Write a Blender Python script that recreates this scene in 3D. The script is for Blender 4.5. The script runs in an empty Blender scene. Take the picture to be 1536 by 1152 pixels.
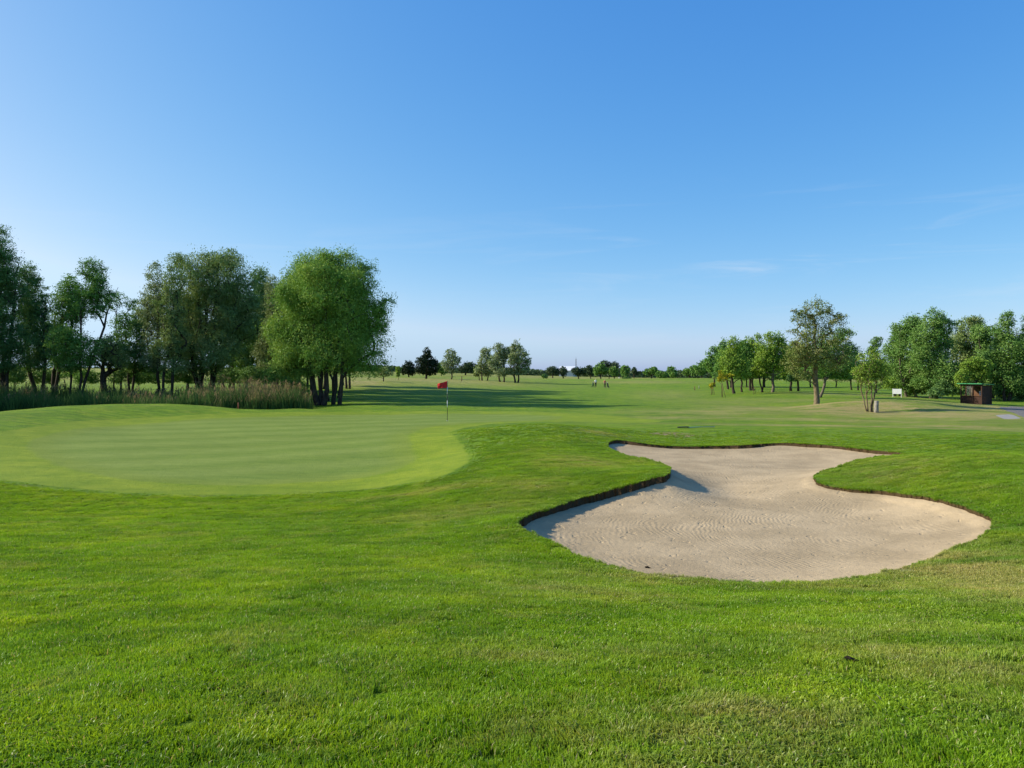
EXPOSURE = 0.6
SKY_AIR, SKY_DUST, SKY_OZONE, SKY_STR, SUN_STR = .7, 1.0, 8.0, .115, 4.75
SKY_GAIN, SKY_POW = (.2366, .286, .524), (1.39, .81, .36)
ALB = 0.81      # overall reflectance trim of turf, sand and leaves
def al(*c): return tuple(v*ALB for v in c)
import bpy, bmesh, math, random
import numpy as np
from mathutils import Vector, Matrix
R = math.radians
scene = bpy.context.scene
COL = scene.collection
F, HOR, ZC = 1150.0, 560.0, 2.7      # focal length and horizon row of the 1536 px wide photograph, eye height
rng = np.random.default_rng(7)
random.seed(7)

# ------------------------------------------------------------------ render, camera
scene.view_settings.view_transform = 'Standard'
scene.view_settings.look = 'None'
scene.view_settings.exposure = EXPOSURE
scene.view_settings.gamma = 1.0
cam_d = bpy.data.cameras.new('camera')
cam = bpy.data.objects.new('camera', cam_d); COL.objects.link(cam)
cam.location = (0, 0, ZC); cam.rotation_euler = (R(90), 0, 0)
cam_d.sensor_width = 36.0; cam_d.lens = 36.0 * F / 1536.0
cam_d.shift_y = -16.0 / 1536.0
cam_d.clip_start = 0.05; cam_d.clip_end = 12000
scene.camera = cam
scene.render.resolution_x, scene.render.resolution_y = 1024, 768
scene.cycles.use_denoising = True
scene.cycles.max_bounces = 6
scene.cycles.diffuse_bounces = 3
scene.cycles.transmission_bounces = 4
scene.cycles.caustics_reflective = False
scene.cycles.caustics_refractive = False
scene.render.filter_size = 1.35 if hasattr(scene.render, 'filter_size') else 1.5

# ------------------------------------------------------------------ object helpers
def link(o, parent=None):
    COL.objects.link(o)
    if parent is not None: o.parent = parent
    return o
def tag(o, label=None, cat=None, group=None, kind=None):
    if label: o['label'] = label
    if cat: o['category'] = cat
    if group: o['group'] = group
    if kind: o['kind'] = kind
    return o
def thing(name, label, cat, loc=(0, 0, 0), rz=0, group=None):
    o = bpy.data.objects.new(name, None); COL.objects.link(o)
    o.empty_display_size = 0.2
    o.location = loc; o.rotation_euler = (0, 0, rz)
    return tag(o, label, cat, group)
def np_mesh(name, verts, faces, mat, parent=None, attrs=None, smooth=False, loops=None):
    """faces: (n,k) int array, or list of such arrays"""
    if not isinstance(faces, list): faces = [faces]
    faces = [f for f in faces if len(f)]
    me = bpy.data.meshes.new(name)
    V = np.asarray(verts, dtype=np.float32)
    me.vertices.add(len(V)); me.vertices.foreach_set('co', V.ravel())
    nl = sum(f.size for f in faces); nf = sum(len(f) for f in faces)
    me.loops.add(nl); me.polygons.add(nf)
    me.loops.foreach_set('vertex_index', np.concatenate([f.ravel() for f in faces]).astype(np.int32))
    tot = np.concatenate([np.full(len(f), f.shape[1]) for f in faces])
    st = np.concatenate([[0], np.cumsum(tot)[:-1]])
    me.polygons.foreach_set('loop_start', st.astype(np.int32))
    me.polygons.foreach_set('use_smooth', np.full(nf, smooth, dtype=bool))
    me.update(calc_edges=True)
    me.validate(verbose=False)
    for k, (dom, a) in (attrs or {}).items():
        at = me.attributes.new(k, 'FLOAT', dom)
        at.data.foreach_set('value', np.asarray(a, dtype=np.float32))
    if mat: me.materials.append(mat)
    return link(bpy.data.objects.new(name, me), parent)
def bm_obj(name, bm, mat, parent=None, smooth=False):
    me = bpy.data.meshes.new(name)
    bmesh.ops.recalc_face_normals(bm, faces=bm.faces)
    bm.to_mesh(me); bm.free()
    if smooth:
        for p in me.polygons: p.use_smooth = True
    if mat: me.materials.append(mat)
    return link(bpy.data.objects.new(name, me), parent)
def add_box(bm, x0, x1, y0, y1, z0, z1, bevel=0.0):
    r = bmesh.ops.create_cube(bm, size=1.0)
    vs = r['verts']
    for v in vs:
        v.co = Vector(((x0+x1)/2 + v.co.x*(x1-x0), (y0+y1)/2 + v.co.y*(y1-y0), (z0+z1)/2 + v.co.z*(z1-z0)))
    if bevel > 0:
        es = list({e for v in vs for e in v.link_edges})
        bmesh.ops.bevel(bm, geom=es, offset=bevel, segments=2, affect='EDGES')
    return vs
def add_tube(bm, pts, rad, n=8):
    pts = [Vector(p) for p in pts]
    if not hasattr(rad, '__len__'): rad = [rad]*len(pts)
    rings = []
    up = Vector((0.13, 0.31, 0.94))
    for i, p in enumerate(pts):
        d = (pts[min(i+1, len(pts)-1)] - pts[max(i-1, 0)]).normalized()
        a = d.cross(up if abs(d.dot(up)) < .95 else Vector((1, 0, 0))).normalized(); b = d.cross(a)
        rings.append([bm.verts.new(p + (a*math.cos(t) + b*math.sin(t))*rad[i]) for t in [2*math.pi*k/n for k in range(n)]])
    for r0, r1 in zip(rings, rings[1:]):
        for k in range(n): bm.faces.new((r0[k], r0[(k+1) % n], r1[(k+1) % n], r1[k]))
    bm.faces.new(rings[0][::-1]); bm.faces.new(rings[-1])
def tube_obj(name, pts, rad, mat, parent=None, n=8):
    bm = bmesh.new(); add_tube(bm, pts, rad, n); return bm_obj(name, bm, mat, parent, smooth=True)
def box_obj(name, b, mat, parent=None, bevel=0.0):
    bm = bmesh.new(); add_box(bm, *b, bevel); return bm_obj(name, bm, mat, parent)

# ------------------------------------------------------------------ node helpers
class NT:
    def __init__(s, mat): s.t = mat.node_tree; s.n = s.t.nodes; s.l = s.t.links
    def new(s, typ, **kw):
        nd = s.n.new(typ)
        for k, v in kw.items():
            if hasattr(nd, k): setattr(nd, k, v)
        return nd
    def set(s, sock, v):
        if isinstance(v, bpy.types.NodeSocket): s.l.new(v, sock)
        else: sock.default_value = v
    def math(s, op, a, b=0.0, clamp=False):
        nd = s.n.new('ShaderNodeMath'); nd.operation = op; nd.use_clamp = clamp
        s.set(nd.inputs[0], a); s.set(nd.inputs[1], b); return nd.outputs[0]
    def step(s, v, lo, hi, a=0.0, b=1.0):
        nd = s.n.new('ShaderNodeMapRange'); nd.interpolation_type = 'SMOOTHSTEP'
        s.set(nd.inputs['Value'], v); s.set(nd.inputs['From Min'], lo); s.set(nd.inputs['From Max'], hi)
        s.set(nd.inputs['To Min'], a); s.set(nd.inputs['To Max'], b); return nd.outputs[0]
    def noise(s, vec, scale, detail=3.0, rough=0.55, dist=0.0):
        nd = s.n.new('ShaderNodeTexNoise'); s.set(nd.inputs['Vector'], vec)
        nd.inputs['Scale'].default_value = scale; nd.inputs['Detail'].default_value = detail
        nd.inputs['Roughness'].default_value = rough; nd.inputs['Distortion'].default_value = dist
        return nd.outputs['Fac']
    def mix(s, f, a, b, mode='MIX'):
        nd = s.n.new('ShaderNodeMix'); nd.data_type = 'RGBA'; nd.blend_type = mode
        s.set(nd.inputs[0], f)
        for sock, v in ((nd.inputs[6], a), (nd.inputs[7], b)):
            s.set(sock, v if isinstance(v, bpy.types.NodeSocket) else (*v, 1.0) if len(v) == 3 else v)
        return nd.outputs[2]
    def scale(s, vec, sc, rot=0.0):
        nd = s.n.new('ShaderNodeMapping'); s.set(nd.inputs['Vector'], vec)
        nd.inputs['Scale'].default_value = sc; nd.inputs['Rotation'].default_value = (0, 0, rot); return nd.outputs[0]
    def attr(s, name, inst=False):
        nd = s.n.new('ShaderNodeAttribute'); nd.attribute_name = name
        nd.attribute_type = 'INSTANCER' if inst else 'GEOMETRY'; return nd.outputs['Fac']
    def pos(s): return s.n.new('ShaderNodeNewGeometry').outputs['Position']
    def bump(s, h, strength, dist):
        nd = s.n.new('ShaderNodeBump'); s.set(nd.inputs['Height'], h)
        s.set(nd.inputs['Strength'], strength); nd.inputs['Distance'].default_value = dist; return nd.outputs[0]
    def bsdf(s, col, rough=0.8, spec=0.2, normal=None, metal=0.0):
        nd = s.n.new('ShaderNodeBsdfPrincipled')
        s.set(nd.inputs['Base Color'], col if isinstance(col, bpy.types.NodeSocket) else (*col, 1.0))
        s.set(nd.inputs['Roughness'], rough); nd.inputs['Specular IOR Level'].default_value = spec
        nd.inputs['Metallic'].default_value = metal
        if normal is not None: s.l.new(normal, nd.inputs['Normal'])
        return nd.outputs[0]
    def out(s, sh):
        nd = s.n.new('ShaderNodeOutputMaterial'); s.l.new(sh, nd.inputs['Surface'])
def new_mat(name):
    m = bpy.data.materials.new(name); m.use_nodes = True; m.node_tree.nodes.clear(); return m, NT(m)
def plain(name, col, rough=0.7, spec=0.3, var=0.25, nscale=6.0, stretch=(1, 1, 1), bump=0.0, metal=0.0):
    m, t = new_mat(name)
    tc = t.n.new('ShaderNodeTexCoord').outputs['Object']
    v = t.scale(tc, stretch)
    n = t.noise(v, nscale, 4.0)
    col = tuple(c*.88 for c in col)
    d = tuple(c*(1-var) for c in col); e = tuple(min(1, c*(1+var)) for c in col)
    c = t.mix(t.step(n, .3, .7), d, e)
    nm = t.bump(n, bump, 0.02) if bump else None
    t.out(t.bsdf(c, rough, spec, nm, metal)); return m
# ------------------------------------------------------------------ the lie of the land
# (column, row, distance) readings: each gives the ground height at that place
CTRL_PX = [
 # green and its surround
 (300,742,17.2),(560,736,17.6),(60,730,17.6),(300,670,27),(45,668,26),(480,680,25),(620,690,23.3),(670,631,40),(500,621,48),
 (200,630,38),(800,626,46),(-150,690,22),(-150,640,36),(400,640,35),
 # ridge behind the green, left
 (0,617,38.5),(100,609,43),(200,605,46),(280,607,47),(360,613.5,49),(440,613,52),(-160,628,33),
 # around the willow and into the shade
 (495,607,66),(560,603,70),(700,612,58),(880,612,59),(620,595,90),(560,584,112),(760,596,86),(900,600,78),(900,590,108),
 # far fairway
 (900,581,161),(760,578,150),(1000,583,140),(900,569.5,330),(1000,570,260),(1040,567,215),(820,568,250),
 (640,568,200),(560,571,140),(677,569,195),(727,571,188),(755,573,178),(778,574,178),(560,557,330),(700,560,330),(600,566,230),
 # left, beyond the trees
 (250,574,120),(90,575,118),(250,562,200),(80,562,200),(-100,572,130),(400,572,130),(420,560,230),(160,551,330),
 # mound between green and bunker
 (800,636.5,29),(870,640,29.3),(735,642,28.6),(702,685,21.6),(672,648,31.5),(900,649,27),(955,655,27.6),(850,690,19.2),(760,735,15.2),(700,720,17.2),(930,700,18.6),
 (900,745,14.6),(650,780,13.2),
 # bunker rims
 (775,785,11.6),(1005,709,16.0),(910,667,24.0),(1010,669,25.2),(1165,666,25.2),(1350,684,21.0),(1222,718,16.4),(1330,740,14.4),(1490,788,11.4),
 (1440,820,10.1),(1290,862,8.7),(1150,870,8.5),(960,855,9.0),(850,825,10.0),
 # behind the bunker
 (1020,650,31.5),(1150,650,31),(1120,641,34.5),(1200,640,35),(1330,641,35),(1450,642,35),(1560,644,35),(1300,657,27.5),(1230,655,28),
 # right mound
 (1415,679,17.4),(1505,681,16.6),(1330,689,18),(1530,735,12.8),(1536,800,10.4),(1450,658,23.5),(1530,655,24.5),(1640,700,16),(1640,780,11),
 # mound with the small tree, the path and the shelter
 (1310,617.5,54),(1300,600.5,59),(1255,604,58.5),(1370,601,60),(1425,610,60),(1250,614,54),(1335,600,64),(1225,608.5,63),(1150,612,60),(1060,608,64),(1415,603,68),(1463,606.5,78),(1345,595.5,85),
 (1500,606,80),(1440,622,49),(1525,618,56),(1600,622,52),(1250,632,42),(1400,632,42),(1560,632,42),(1050,625,46),(980,634,40),
 # right grove
 (1100,590.5,100),(1158,587.5,108),(1082,596,88),(1230,596,82),(1180,600,76),(1270,588,112),(1400,597,98),(1510,600,95),(1240,577,170),(1120,575,180),(1600,600,95),
]
CTRL_Z = [(-3.2,0,1.1),(3.2,0,1.1),(0,3.0,1.12),(-2,3.1,1.10),(2.2,3.1,1.14),(0,5,.93),(-3.6,5,.86),(3.6,5,.93),(-1,8,.58),(-5,8,.56),(4.2,7,.68),(6,7.5,.66),
 (-2,12,.24),(-8,12,.22),(-3.5,14.6,.05),(-9,15,.04),(-14,14,.1),(7.5,9,.62),(-.6,10.6,.38),(-12,10,.4),
 (-40,62,-.75),(-30,62,-.8),(-20,61,-.55),(-44,56,-.5),(-33,56,-.5),(-22,56,-.35),(-40,70,-.1),(-30,72,.0),(-24,72,.0),(-50,75,.2),(-40,82,.3),(-26,86,.3)]
def to_z(py, y): return ZC - (py - HOR)/F*y
def to_x(px, y): return (px - 768.0)/F*y
_c = np.array([(to_x(a, y), y, to_z(b, y)) for a, b, y in CTRL_PX] + CTRL_Z)
def warp(x, y):
    th = np.arctan2(x, y); r = np.hypot(x, y)
    th = np.clip(th, -1.5, 1.5)
    th = np.where(np.abs(th) > .62, np.sign(th)*(.62 + .3*np.tanh((np.abs(th)-.62)/.3)), th)
    return th*1.15, np.log(np.clip(r, 2.9, 420.0))
_u, _v = warp(_c[:, 0], _c[:, 1])
def _phi(d2): return 0.5*d2*np.log(d2 + 1e-9)
def _fit():
    n = len(_c)
    A = _phi((_u[:, None]-_u)**2 + (_v[:, None]-_v)**2) + np.eye(n)*2e-4
    P = np.stack([np.ones(n), _u, _v], 1)
    M = np.block([[A, P], [P.T, np.zeros((3, 3))]])
    return np.linalg.solve(M, np.concatenate([_c[:, 2], np.zeros(3)]))
_w = _fit()
def H0(x, y):
    x = np.atleast_1d(np.asarray(x, float)); y = np.atleast_1d(np.asarray(y, float))
    out = np.empty(len(x))
    for i in range(0, len(x), 60000):
        xs, ys = x[i:i+60000], y[i:i+60000]
        u, v = warp(xs, ys)
        z = _phi((u[:, None]-_u)**2 + (v[:, None]-_v)**2) @ _w[:-3] + _w[-3] + _w[-2]*u + _w[-1]*v
        r = np.hypot(xs, ys)
        k = np.clip((r-300)/500, 0, 1); k = k*k*(3-2*k)
        z = np.clip(z, -1.5, 4.6)
        z = z*(1-k) + 0.3*k
        b = np.clip((ys+1.0)/4.0, 0, 1); b = b*b*(3-2*b)
        z = z*b + 1.1*(1-b)*np.exp(-np.maximum(r-6, 0)/30) + 0.0
        # gentle irregularity of mown ground
        a = np.clip(r/60, .15, 1.0)
        z = z + a*0.022*(np.sin(xs*.83+1.3*np.sin(ys*.37))+np.sin(ys*.61+1.7*np.sin(xs*.29)+2)+.5*np.sin(xs*1.9+ys*1.3))
        out[i:i+60000] = z
    return out
def H(x, y):
    r = H0(x, y)
    return float(r[0]) if np.ndim(x) == 0 else r
_YS = np.exp(np.linspace(math.log(2.6), math.log(380), 1500))
def hit(px, py):
    """where the sight line through a photo pixel first meets the lawn"""
    z = H0(to_x(px, _YS), _YS); ray = to_z(py, _YS)
    i = int(np.argmax(z > ray))
    if i == 0: i = len(_YS)-1
    d0 = ray[i-1]-z[i-1]; d1 = z[i]-ray[i]
    y = _YS[i-1] + (_YS[i]-_YS[i-1])*d0/max(d0+d1, 1e-6)
    return to_x(px, y), y
def spline(P, per=14):
    P = np.asarray(P, float); n = len(P); out = []
    for i in range(n):
        p0, p1, p2, p3 = P[i-1], P[i], P[(i+1) % n], P[(i+2) % n]
        for t in np.arange(per)/per:
            out.append(.5*(2*p1+(p2-p0)*t+(2*p0-5*p1+4*p2-p3)*t*t+(3*p1-p0-3*p2+p3)*t**3))
    return np.array(out)
def sdf(x, y, poly, pad=4.0, idx=False):
    """signed distance to a closed polyline, negative inside; 1e3-ish outside the padded box"""
    out = np.full(len(x), 50.0); near = np.zeros(len(x), int)
    lo, hi = poly.min(0)[:2]-pad, poly.max(0)[:2]+pad
    sel = np.where((x > lo[0]) & (x < hi[0]) & (y > lo[1]) & (y < hi[1]))[0]
    A = poly[:, :2]; B = np.roll(A, -1, 0); D = B-A; L = (D**2).sum(1)+1e-12
    for i in range(0, len(sel), 20000):
        s = sel[i:i+20000]; px = x[s][:, None]; py = y[s][:, None]
        t = np.clip(((px-A[:, 0])*D[:, 0]+(py-A[:, 1])*D[:, 1])/L, 0, 1)
        d2 = (px-A[:, 0]-t*D[:, 0])**2+(py-A[:, 1]-t*D[:, 1])**2
        j = d2.argmin(1)
        cr = ((A[:, 1] > py) != (B[:, 1] > py)) & (px < (B[:, 0]-A[:, 0])*(py-A[:, 1])/(B[:, 1]-A[:, 1]+1e-12)+A[:, 0])
        ins = cr.sum(1) % 2 == 1
        d = np.sqrt(d2[np.arange(len(s)), j])
        out[s] = np.where(ins, -d, d); near[s] = j
    return (out, near) if idx else out
# bunker rim: column, row, lip height (m)
RIM = [(775,785,0.11),(792,776,0.11),(835,762,0.11),(885,746,0.11),(940,731,0.11),(980,720,0.11),(1004,710,0.1),(1000,701,0.1),(975,692,0.1),(940,684,0.1),(915,674,0.075),(912,666,0.075),(930,662,0.075),(985,669,0.075),(1050,671,0.075),(1110,669.5,0.075),(1170,666,0.075),(1235,669,0.075),(1300,676,0.075),(1354,-21.3,0.03),(1337,-19.7,0.028),(1297,-18.6,0.04),(1258,702,0.034),(1228,711,0.034),(1221,719,0.034),(1232,728,0.034),(1265,735,0.034),(1330,740,0.034),(1385,748,0.034),(1435,759,0.028),(1472,773,0.028),(1490,789,0.028),(1478,804,0.028),(1440,823.25,0.028),(1390,844.5,0.028),(1330,863,0.028),(1240,876,0.028),(1150,879,0.028),(1080,875,0.028),(1020,870,0.028),(960,863,0.028),(900,848.25,0.085),(850,828.25,0.085),(812,809,0.1),(786,797,0.1)]
_r = []
for a, b, c in RIM:
    x, y = hit(a, b) if b > 0 else (to_x(a, -b), -b); left = a < 1012 and 688 < b < 850
    _r.append((x, y, c*(.8 if c > .1 else .8), (1.2 if a > 930 else .70) if left else 2.3))
RIMW = spline(_r, 18)
_n = len(RIMW); _t = np.roll(RIMW[:, :2], -1, 0)-np.roll(RIMW[:, :2], 1, 0); _t /= np.linalg.norm(_t, axis=1)[:, None]
_s = np.cumsum(np.linalg.norm(np.roll(RIMW[:, :2], -1, 0)-RIMW[:, :2], axis=1))
_jag = .6*(.022*np.sin(_s*9+2*np.sin(_s*2.3))+.015*np.sin(_s*23+1.5*np.sin(_s*5))+.02*np.sin(_s*3.7))
RIMW[:, 0] += _t[:, 1]*_jag; RIMW[:, 1] -= _t[:, 0]*_jag      # a hand-cut, crumbling edge
RIMW[:, 2] *= 1+.22*np.sin(_s*2.1+1.3*np.sin(_s*.9))
GREEN = spline([(*hit(a, b),) for a, b in [(42,668),(75,652),(150,640),(270,631),(400,625),(520,622),(620,621),(740,621),(840,625),(800,631.5),(720,634),(650,640),(615,651),(614,664),(622,680),(612,697),(560,713),(450,724),(330,727.5),(220,722),(130,709),(70,690)]], 10)
FRINGE = spline([(*hit(a, b),) for a, b in [(-90,700),(-60,665),(20,645),(150,630),(300,622),(450,618),(600,617),(740,617),(860,620),(985,630),(960,634),(880,633),(800,633),(720,638),(674,648),(690,663),(703,685),(692,700),(655,716),(560,732),(450,739),(300,742),(150,736),(40,724)]], 10)
PATH = np.array([hit(a, b) for a, b in [(1497,611.5),(1515,609.5),(1545,607.5),(1640,606),(1640,636),(1560,633),(1537,627),(1524,621),(1508,615)]])
SLAB = np.array([hit(a, b) for a, b in [(1493,622.5),(1516,621),(1534,628),(1506,629)]])
SCAR = spline([(*hit(a, b),) for a, b in [(975,650.5),(1000,648.5),(1025,650),(1050,654),(1030,655.5),(1000,653)]], 10)

print('rim', [(round(a, 1), round(b, 1)) for a, b, *_ in _r])
def blob(x, y, px, Y, su, sv):
    """smooth spot at a photo column and distance, su across (rad), sv along (log distance)"""
    th = np.arctan2(x, np.maximum(y, .01)); lr = np.log(np.maximum(np.hypot(x, y), .1))
    a = math.atan2(px-768, F); r = math.log(Y/math.cos(a))
    return np.exp(-((th-a)/su)**2-((lr-r)/sv)**2)
DRY = [(1310,53,.11,.12,1.15),(1420,49,.10,.12,1.0),(1230,57,.09,.10,.9),(1480,62,.05,.14,.9),(1150,58,.08,.12,.7),(1060,52,.10,.08,.6),(1390,70,.08,.07,.8),(1000,100,.05,.25,.3),(1090,75,.08,.15,.3),
 (1430,8.6,.14,.14,.55),(1500,7.6,.1,.17,.5),(1300,7.7,.16,.06,.4),(1330,35.3,.24,.025,1.1),(1250,43,.2,.05,.6),(1480,36,.1,.04,.8),(960,8.3,.12,.05,.4),(880,19,.06,.08,.42),(790,15.5,.06,.05,.35),(640,16.4,.1,.03,.4),(900,27,.03,.03,.4),
 (620,170,.15,.3,.8),(740,165,.05,.2,.6),(540,130,.05,.12,.8),(200,180,.3,.4,.6),(960,190,.08,.05,.55),(1010,45,.07,.04,.5),(700,13.5,.1,.06,.3),
 (480,4.1,.08,.1,.2),(1400,4.6,.12,.2,.35),(1050,3.6,.15,.25,.38),(760,4.5,.1,.12,.3),(830,7.3,.14,.06,.35),(1180,75,.06,.06,.4),(1300,95,.1,.1,.5),(1330,16.5,.06,.08,.3),(1000,53,.08,.03,.5)]
def dryness(x, y):
    s = np.zeros(len(x))
    for p, Y, a, b, w in DRY: s = np.maximum(s, w*blob(x, y, p, Y, a, b))
    r = np.hypot(x, y)
    s = np.maximum(s, np.clip((r-190)/200, 0, .55))
    return s

# polar sheet of ground round the camera, fine where it is seen
def build_ground():
    th = np.concatenate([np.linspace(-math.pi, -.66, 56)[:-1], np.linspace(-.66, .66, 880), np.linspace(.66, math.pi, 56)[1:-1]])
    py = np.arange(1300.0, 567.0, -0.95)
    rr = 2.35*F/(py-HOR)
    rr = rr[(rr > 3.0)]
    r = np.concatenate([[.5, 1.0, 1.5, 2.0, 2.5], rr[rr < 300], np.geomspace(300, 6000, 40)])
    rows = len(r); cols = len(th)
    T, Rr = np.meshgrid(th, r)
    x = (Rr*np.sin(T)).ravel(); y = (Rr*np.cos(T)).ravel()
    # pull vertices next to the bunker rim on to it, so that the turf edge is clean
    d, near = sdf(x, y, RIMW, 2.0, True)
    dr = np.gradient(r)[:, None]*np.ones(cols); cell = (np.minimum(dr, 0.3)).ravel()*.5
    s = np.where((np.abs(d) < np.minimum(cell, .12)+.01))[0]
    A = RIMW[:, :2]; B = np.roll(A, -1, 0)
    j = near[s]; D = B[j]-A[j]; P = np.stack([x[s], y[s]], 1)
    t = np.clip(((P-A[j])*D).sum(1)/((D**2).sum(1)+1e-12), 0, 1)
    q = A[j]+D*t[:, None]
    x[s] = q[:, 0]; y[s] = q[:, 1]
    d = sdf(x, y, RIMW, 2.0); d[s] = 0.0
    z = H0(x, y)
    z = z - np.where(d < -1e-4, 0.75, 0.0)
    # the turf rolls over a little at the rim
    z = z + np.where(d >= 0, .035*np.exp(-(d/.35)**2), 0)
    ii = (np.arange(rows-1)[:, None]*cols + np.arange(cols)).ravel()
    nx = (np.arange(rows-1)[:, None]*cols + (np.arange(cols)+1) % cols).ravel()
    quads = np.stack([ii, nx, nx+cols, ii+cols], 1)[:, ::-1]
    V = np.stack([x, y, z], 1)
    c = len(V); V = np.vstack([V, [[0, 0, 1.1]]])
    fan = np.stack([np.arange(cols), (np.arange(cols)+1) % cols, np.full(cols, c)], 1)
    def ext(a, v=50.0): return np.append(a, v)
    at = {'sds': ('POINT', ext(d)), 'sdg': ('POINT', ext(sdf(x, y, GREEN, 3.0))), 'sdf': ('POINT', ext(sdf(x, y, FRINGE, 3.0))),
          'sdp': ('POINT', ext(sdf(x, y, PATH, 3.0))), 'sdc': ('POINT', ext(sdf(x, y, SLAB, 2.0))), 'sdk': ('POINT', ext(sdf(x, y, SCAR, 1.0))), 'dry': ('POINT', ext(dryness(x, y), 0))}
    return np_mesh('ground', V, [quads, fan], mat_ground(), attrs=at, smooth=True)

def lawn_colour(t, dry, blades=False):
    """the same turf colours for the ground sheet and for the grass standing on it"""
    p = t.pos()
    big = t.noise(p, .16, 3.0); mid = t.noise(p, .75, 4.0, .6); sm = t.noise(p, 3.3, 4.0, .65); fine = t.noise(p, 17.0, 3.0, .7)
    streak = t.noise(t.scale(p, (.05, .75, .3), R(8)), 1.0, 3.0, .6)
    streak2 = t.noise(t.scale(p, (.16, 1.9, .3), R(-14)), 1.0, 3.0, .6)
    c = t.mix(t.step(big, .3, .7), LAWN_A, LAWN_B)
    c = t.mix(t.math('MULTIPLY', t.step(streak, .42, .68), .6), c, LAWN_C)
    c = t.mix(t.math('MULTIPLY', t.step(mid, .45, .72), .55), c, LAWN_Y)
    c = t.mix(t.math('MULTIPLY', t.step(streak2, .5, .72), .3), c, LAWN_Y)
    c = t.mix(t.math('MULTIPLY', t.step(sm, .52, .72), .45), c, LAWN_A)
    patch = t.math('MULTIPLY', t.step(t.noise(p, 1.1, 5.0, .7, .6), .52, .70), .5)
    nn = t.math('ADD', t.math('MULTIPLY', t.noise(t.scale(p, (.35, 1.0, 1), R(4)), 1.3, 7.0, .78), .7), t.math('MULTIPLY', streak2, .3))
    dd = t.math('MULTIPLY', dry, t.step(nn, .41, .57, .12, 1.5))
    dd = t.math('ADD', dd, t.math('MULTIPLY', patch, .55), True)
    v1 = t.noise(t.scale(p, (.7, 1.5, 1), R(6)), 1.5, 6.0, .72)
    c = t.mix(1.0, c, t.mix(t.step(v1, .28, .72), (.60, .70, .72), (1.42, 1.28, 1.15)), 'MULTIPLY')
    straw = t.mix(t.step(fine, .35, .65), STRAW_A, STRAW_B)
    c = t.mix(dd, c, straw)
    return c, dd, (big, mid, sm, fine, streak, p)
LAWN_A = al(.108, .222, .009); LAWN_B = al(.172, .300, .010); LAWN_C = al(.140, .265, .016); LAWN_Y = al(.262, .342, .018)
STRAW_A = al(.36, .31, .095); STRAW_B = al(.46, .375, .15)
GREEN_A = al(.188, .268, .034); GREEN_B = al(.240, .312, .052)
FR_A = al(.195, .285, .014); FR_B = al(.258, .332, .020)
def mat_ground():
    m, t = new_mat('turf')
    dry = t.attr('dry')
    c, dd, (big, mid, sm, fine, streak, p) = lawn_colour(t, dry)
    # fringe and putting surface
    wob = t.math('MULTIPLY', t.math('SUBTRACT', t.noise(p, .7, 2.0), .5), .35)
    g = t.step(t.math('ADD', t.attr('sdg'), wob), .16, -.16)
    f = t.step(t.math('ADD', t.attr('sdf'), wob), .10, -.10)
    fc = t.mix(t.step(t.noise(p, .9, 4.0), .35, .65), FR_A, FR_B)
    fc = t.mix(t.math('MULTIPLY', t.step(sm, .5, .75), .5), fc, al(.12, .22, .022))
    stripe = t.n.new('ShaderNodeTexWave'); stripe.wave_type = 'BANDS'; stripe.bands_direction = 'X'
    t.set(stripe.inputs['Vector'], t.scale(p, (1, 1, 0), R(62)))
    stripe.inputs['Scale'].default_value = .12; stripe.inputs['Distortion'].default_value = 1.6
    stripe.inputs['Detail'].default_value = 2; stripe.inputs['Detail Scale'].default_value = .35
    gm = t.math('ADD', t.math('MULTIPLY', stripe.outputs['Fac'], .46), t.math('MULTIPLY', t.noise(t.scale(p, (.12, .6, 1), R(10)), 1.0, 4.0), .54))
    gc = t.mix(t.step(gm, .25, .75), GREEN_A, GREEN_B)
    gc = t.mix(t.math('MULTIPLY', t.step(t.noise(t.scale(p, (.25, .9, 1)), .5, 4.0, .6), .5, .75), .45), gc, al(.19, .25, .030))
    gc = t.mix(t.math('MULTIPLY', fine, .25), gc, al(.13, .21, .05))
    edge = t.math('MULTIPLY', g, t.step(t.attr('sdg'), -1.3, -.1))
    gc = t.mix(t.math('MULTIPLY', edge, .55), gc, al(.21, .275, .024))
    c = t.mix(f, c, fc); c = t.mix(g, c, gc)
    vg = t.noise(t.scale(p, (.5, 1.3, 1), R(12)), 2.2, 6.0, .72)
    c = t.mix(t.math('MAXIMUM', f, g), c, t.mix(1.0, c, t.mix(t.step(vg, .3, .7), (.86, .90, .84), (1.12, 1.08, 1.12)), 'MULTIPLY'))
    # worn earth behind the bunker, soil of the bunker lip, tarmac path
    sk = t.step(t.math('ADD', t.attr('sdk'), t.math('MULTIPLY', wob, .8)), .25, -.15)
    c = t.mix(t.math('MULTIPLY', sk, .85), c, t.mix(sm, (.17, .11, .05), (.38, .29, .16)))
    lip = t.step(t.attr('sds'), .012, -.004)
    c = t.mix(lip, c, t.mix(fine, (.045, .030, .013), (.125, .078, .034)))
    pa = t.step(t.math('ADD', t.attr('sdp'), t.math('MULTIPLY', wob, .5)), .06, -.06)
    c = t.mix(pa, c, t.mix(fine, (.155, .142, .128), (.23, .212, .19)))
    cs = t.step(t.attr('sdc'), .04, -.04)
    c = t.mix(cs, c, t.mix(fine, (.30, .28, .25), (.38, .36, .33)))
    rough_h = t.math('ADD', t.math('MULTIPLY', t.noise(p, 26.0, 4.0, .75), 1.0), t.math('MULTIPLY', t.noise(p, 5.0, 3.0, .6), 1.2))
    st = t.math('SUBTRACT', .85, t.math('MULTIPLY', t.math('MAXIMUM', g, t.math('MULTIPLY', f, .85)), .5))
    nm = t.bump(rough_h, st, .07)
    t.out(t.bsdf(c, .85, .12, nm)); return m

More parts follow.
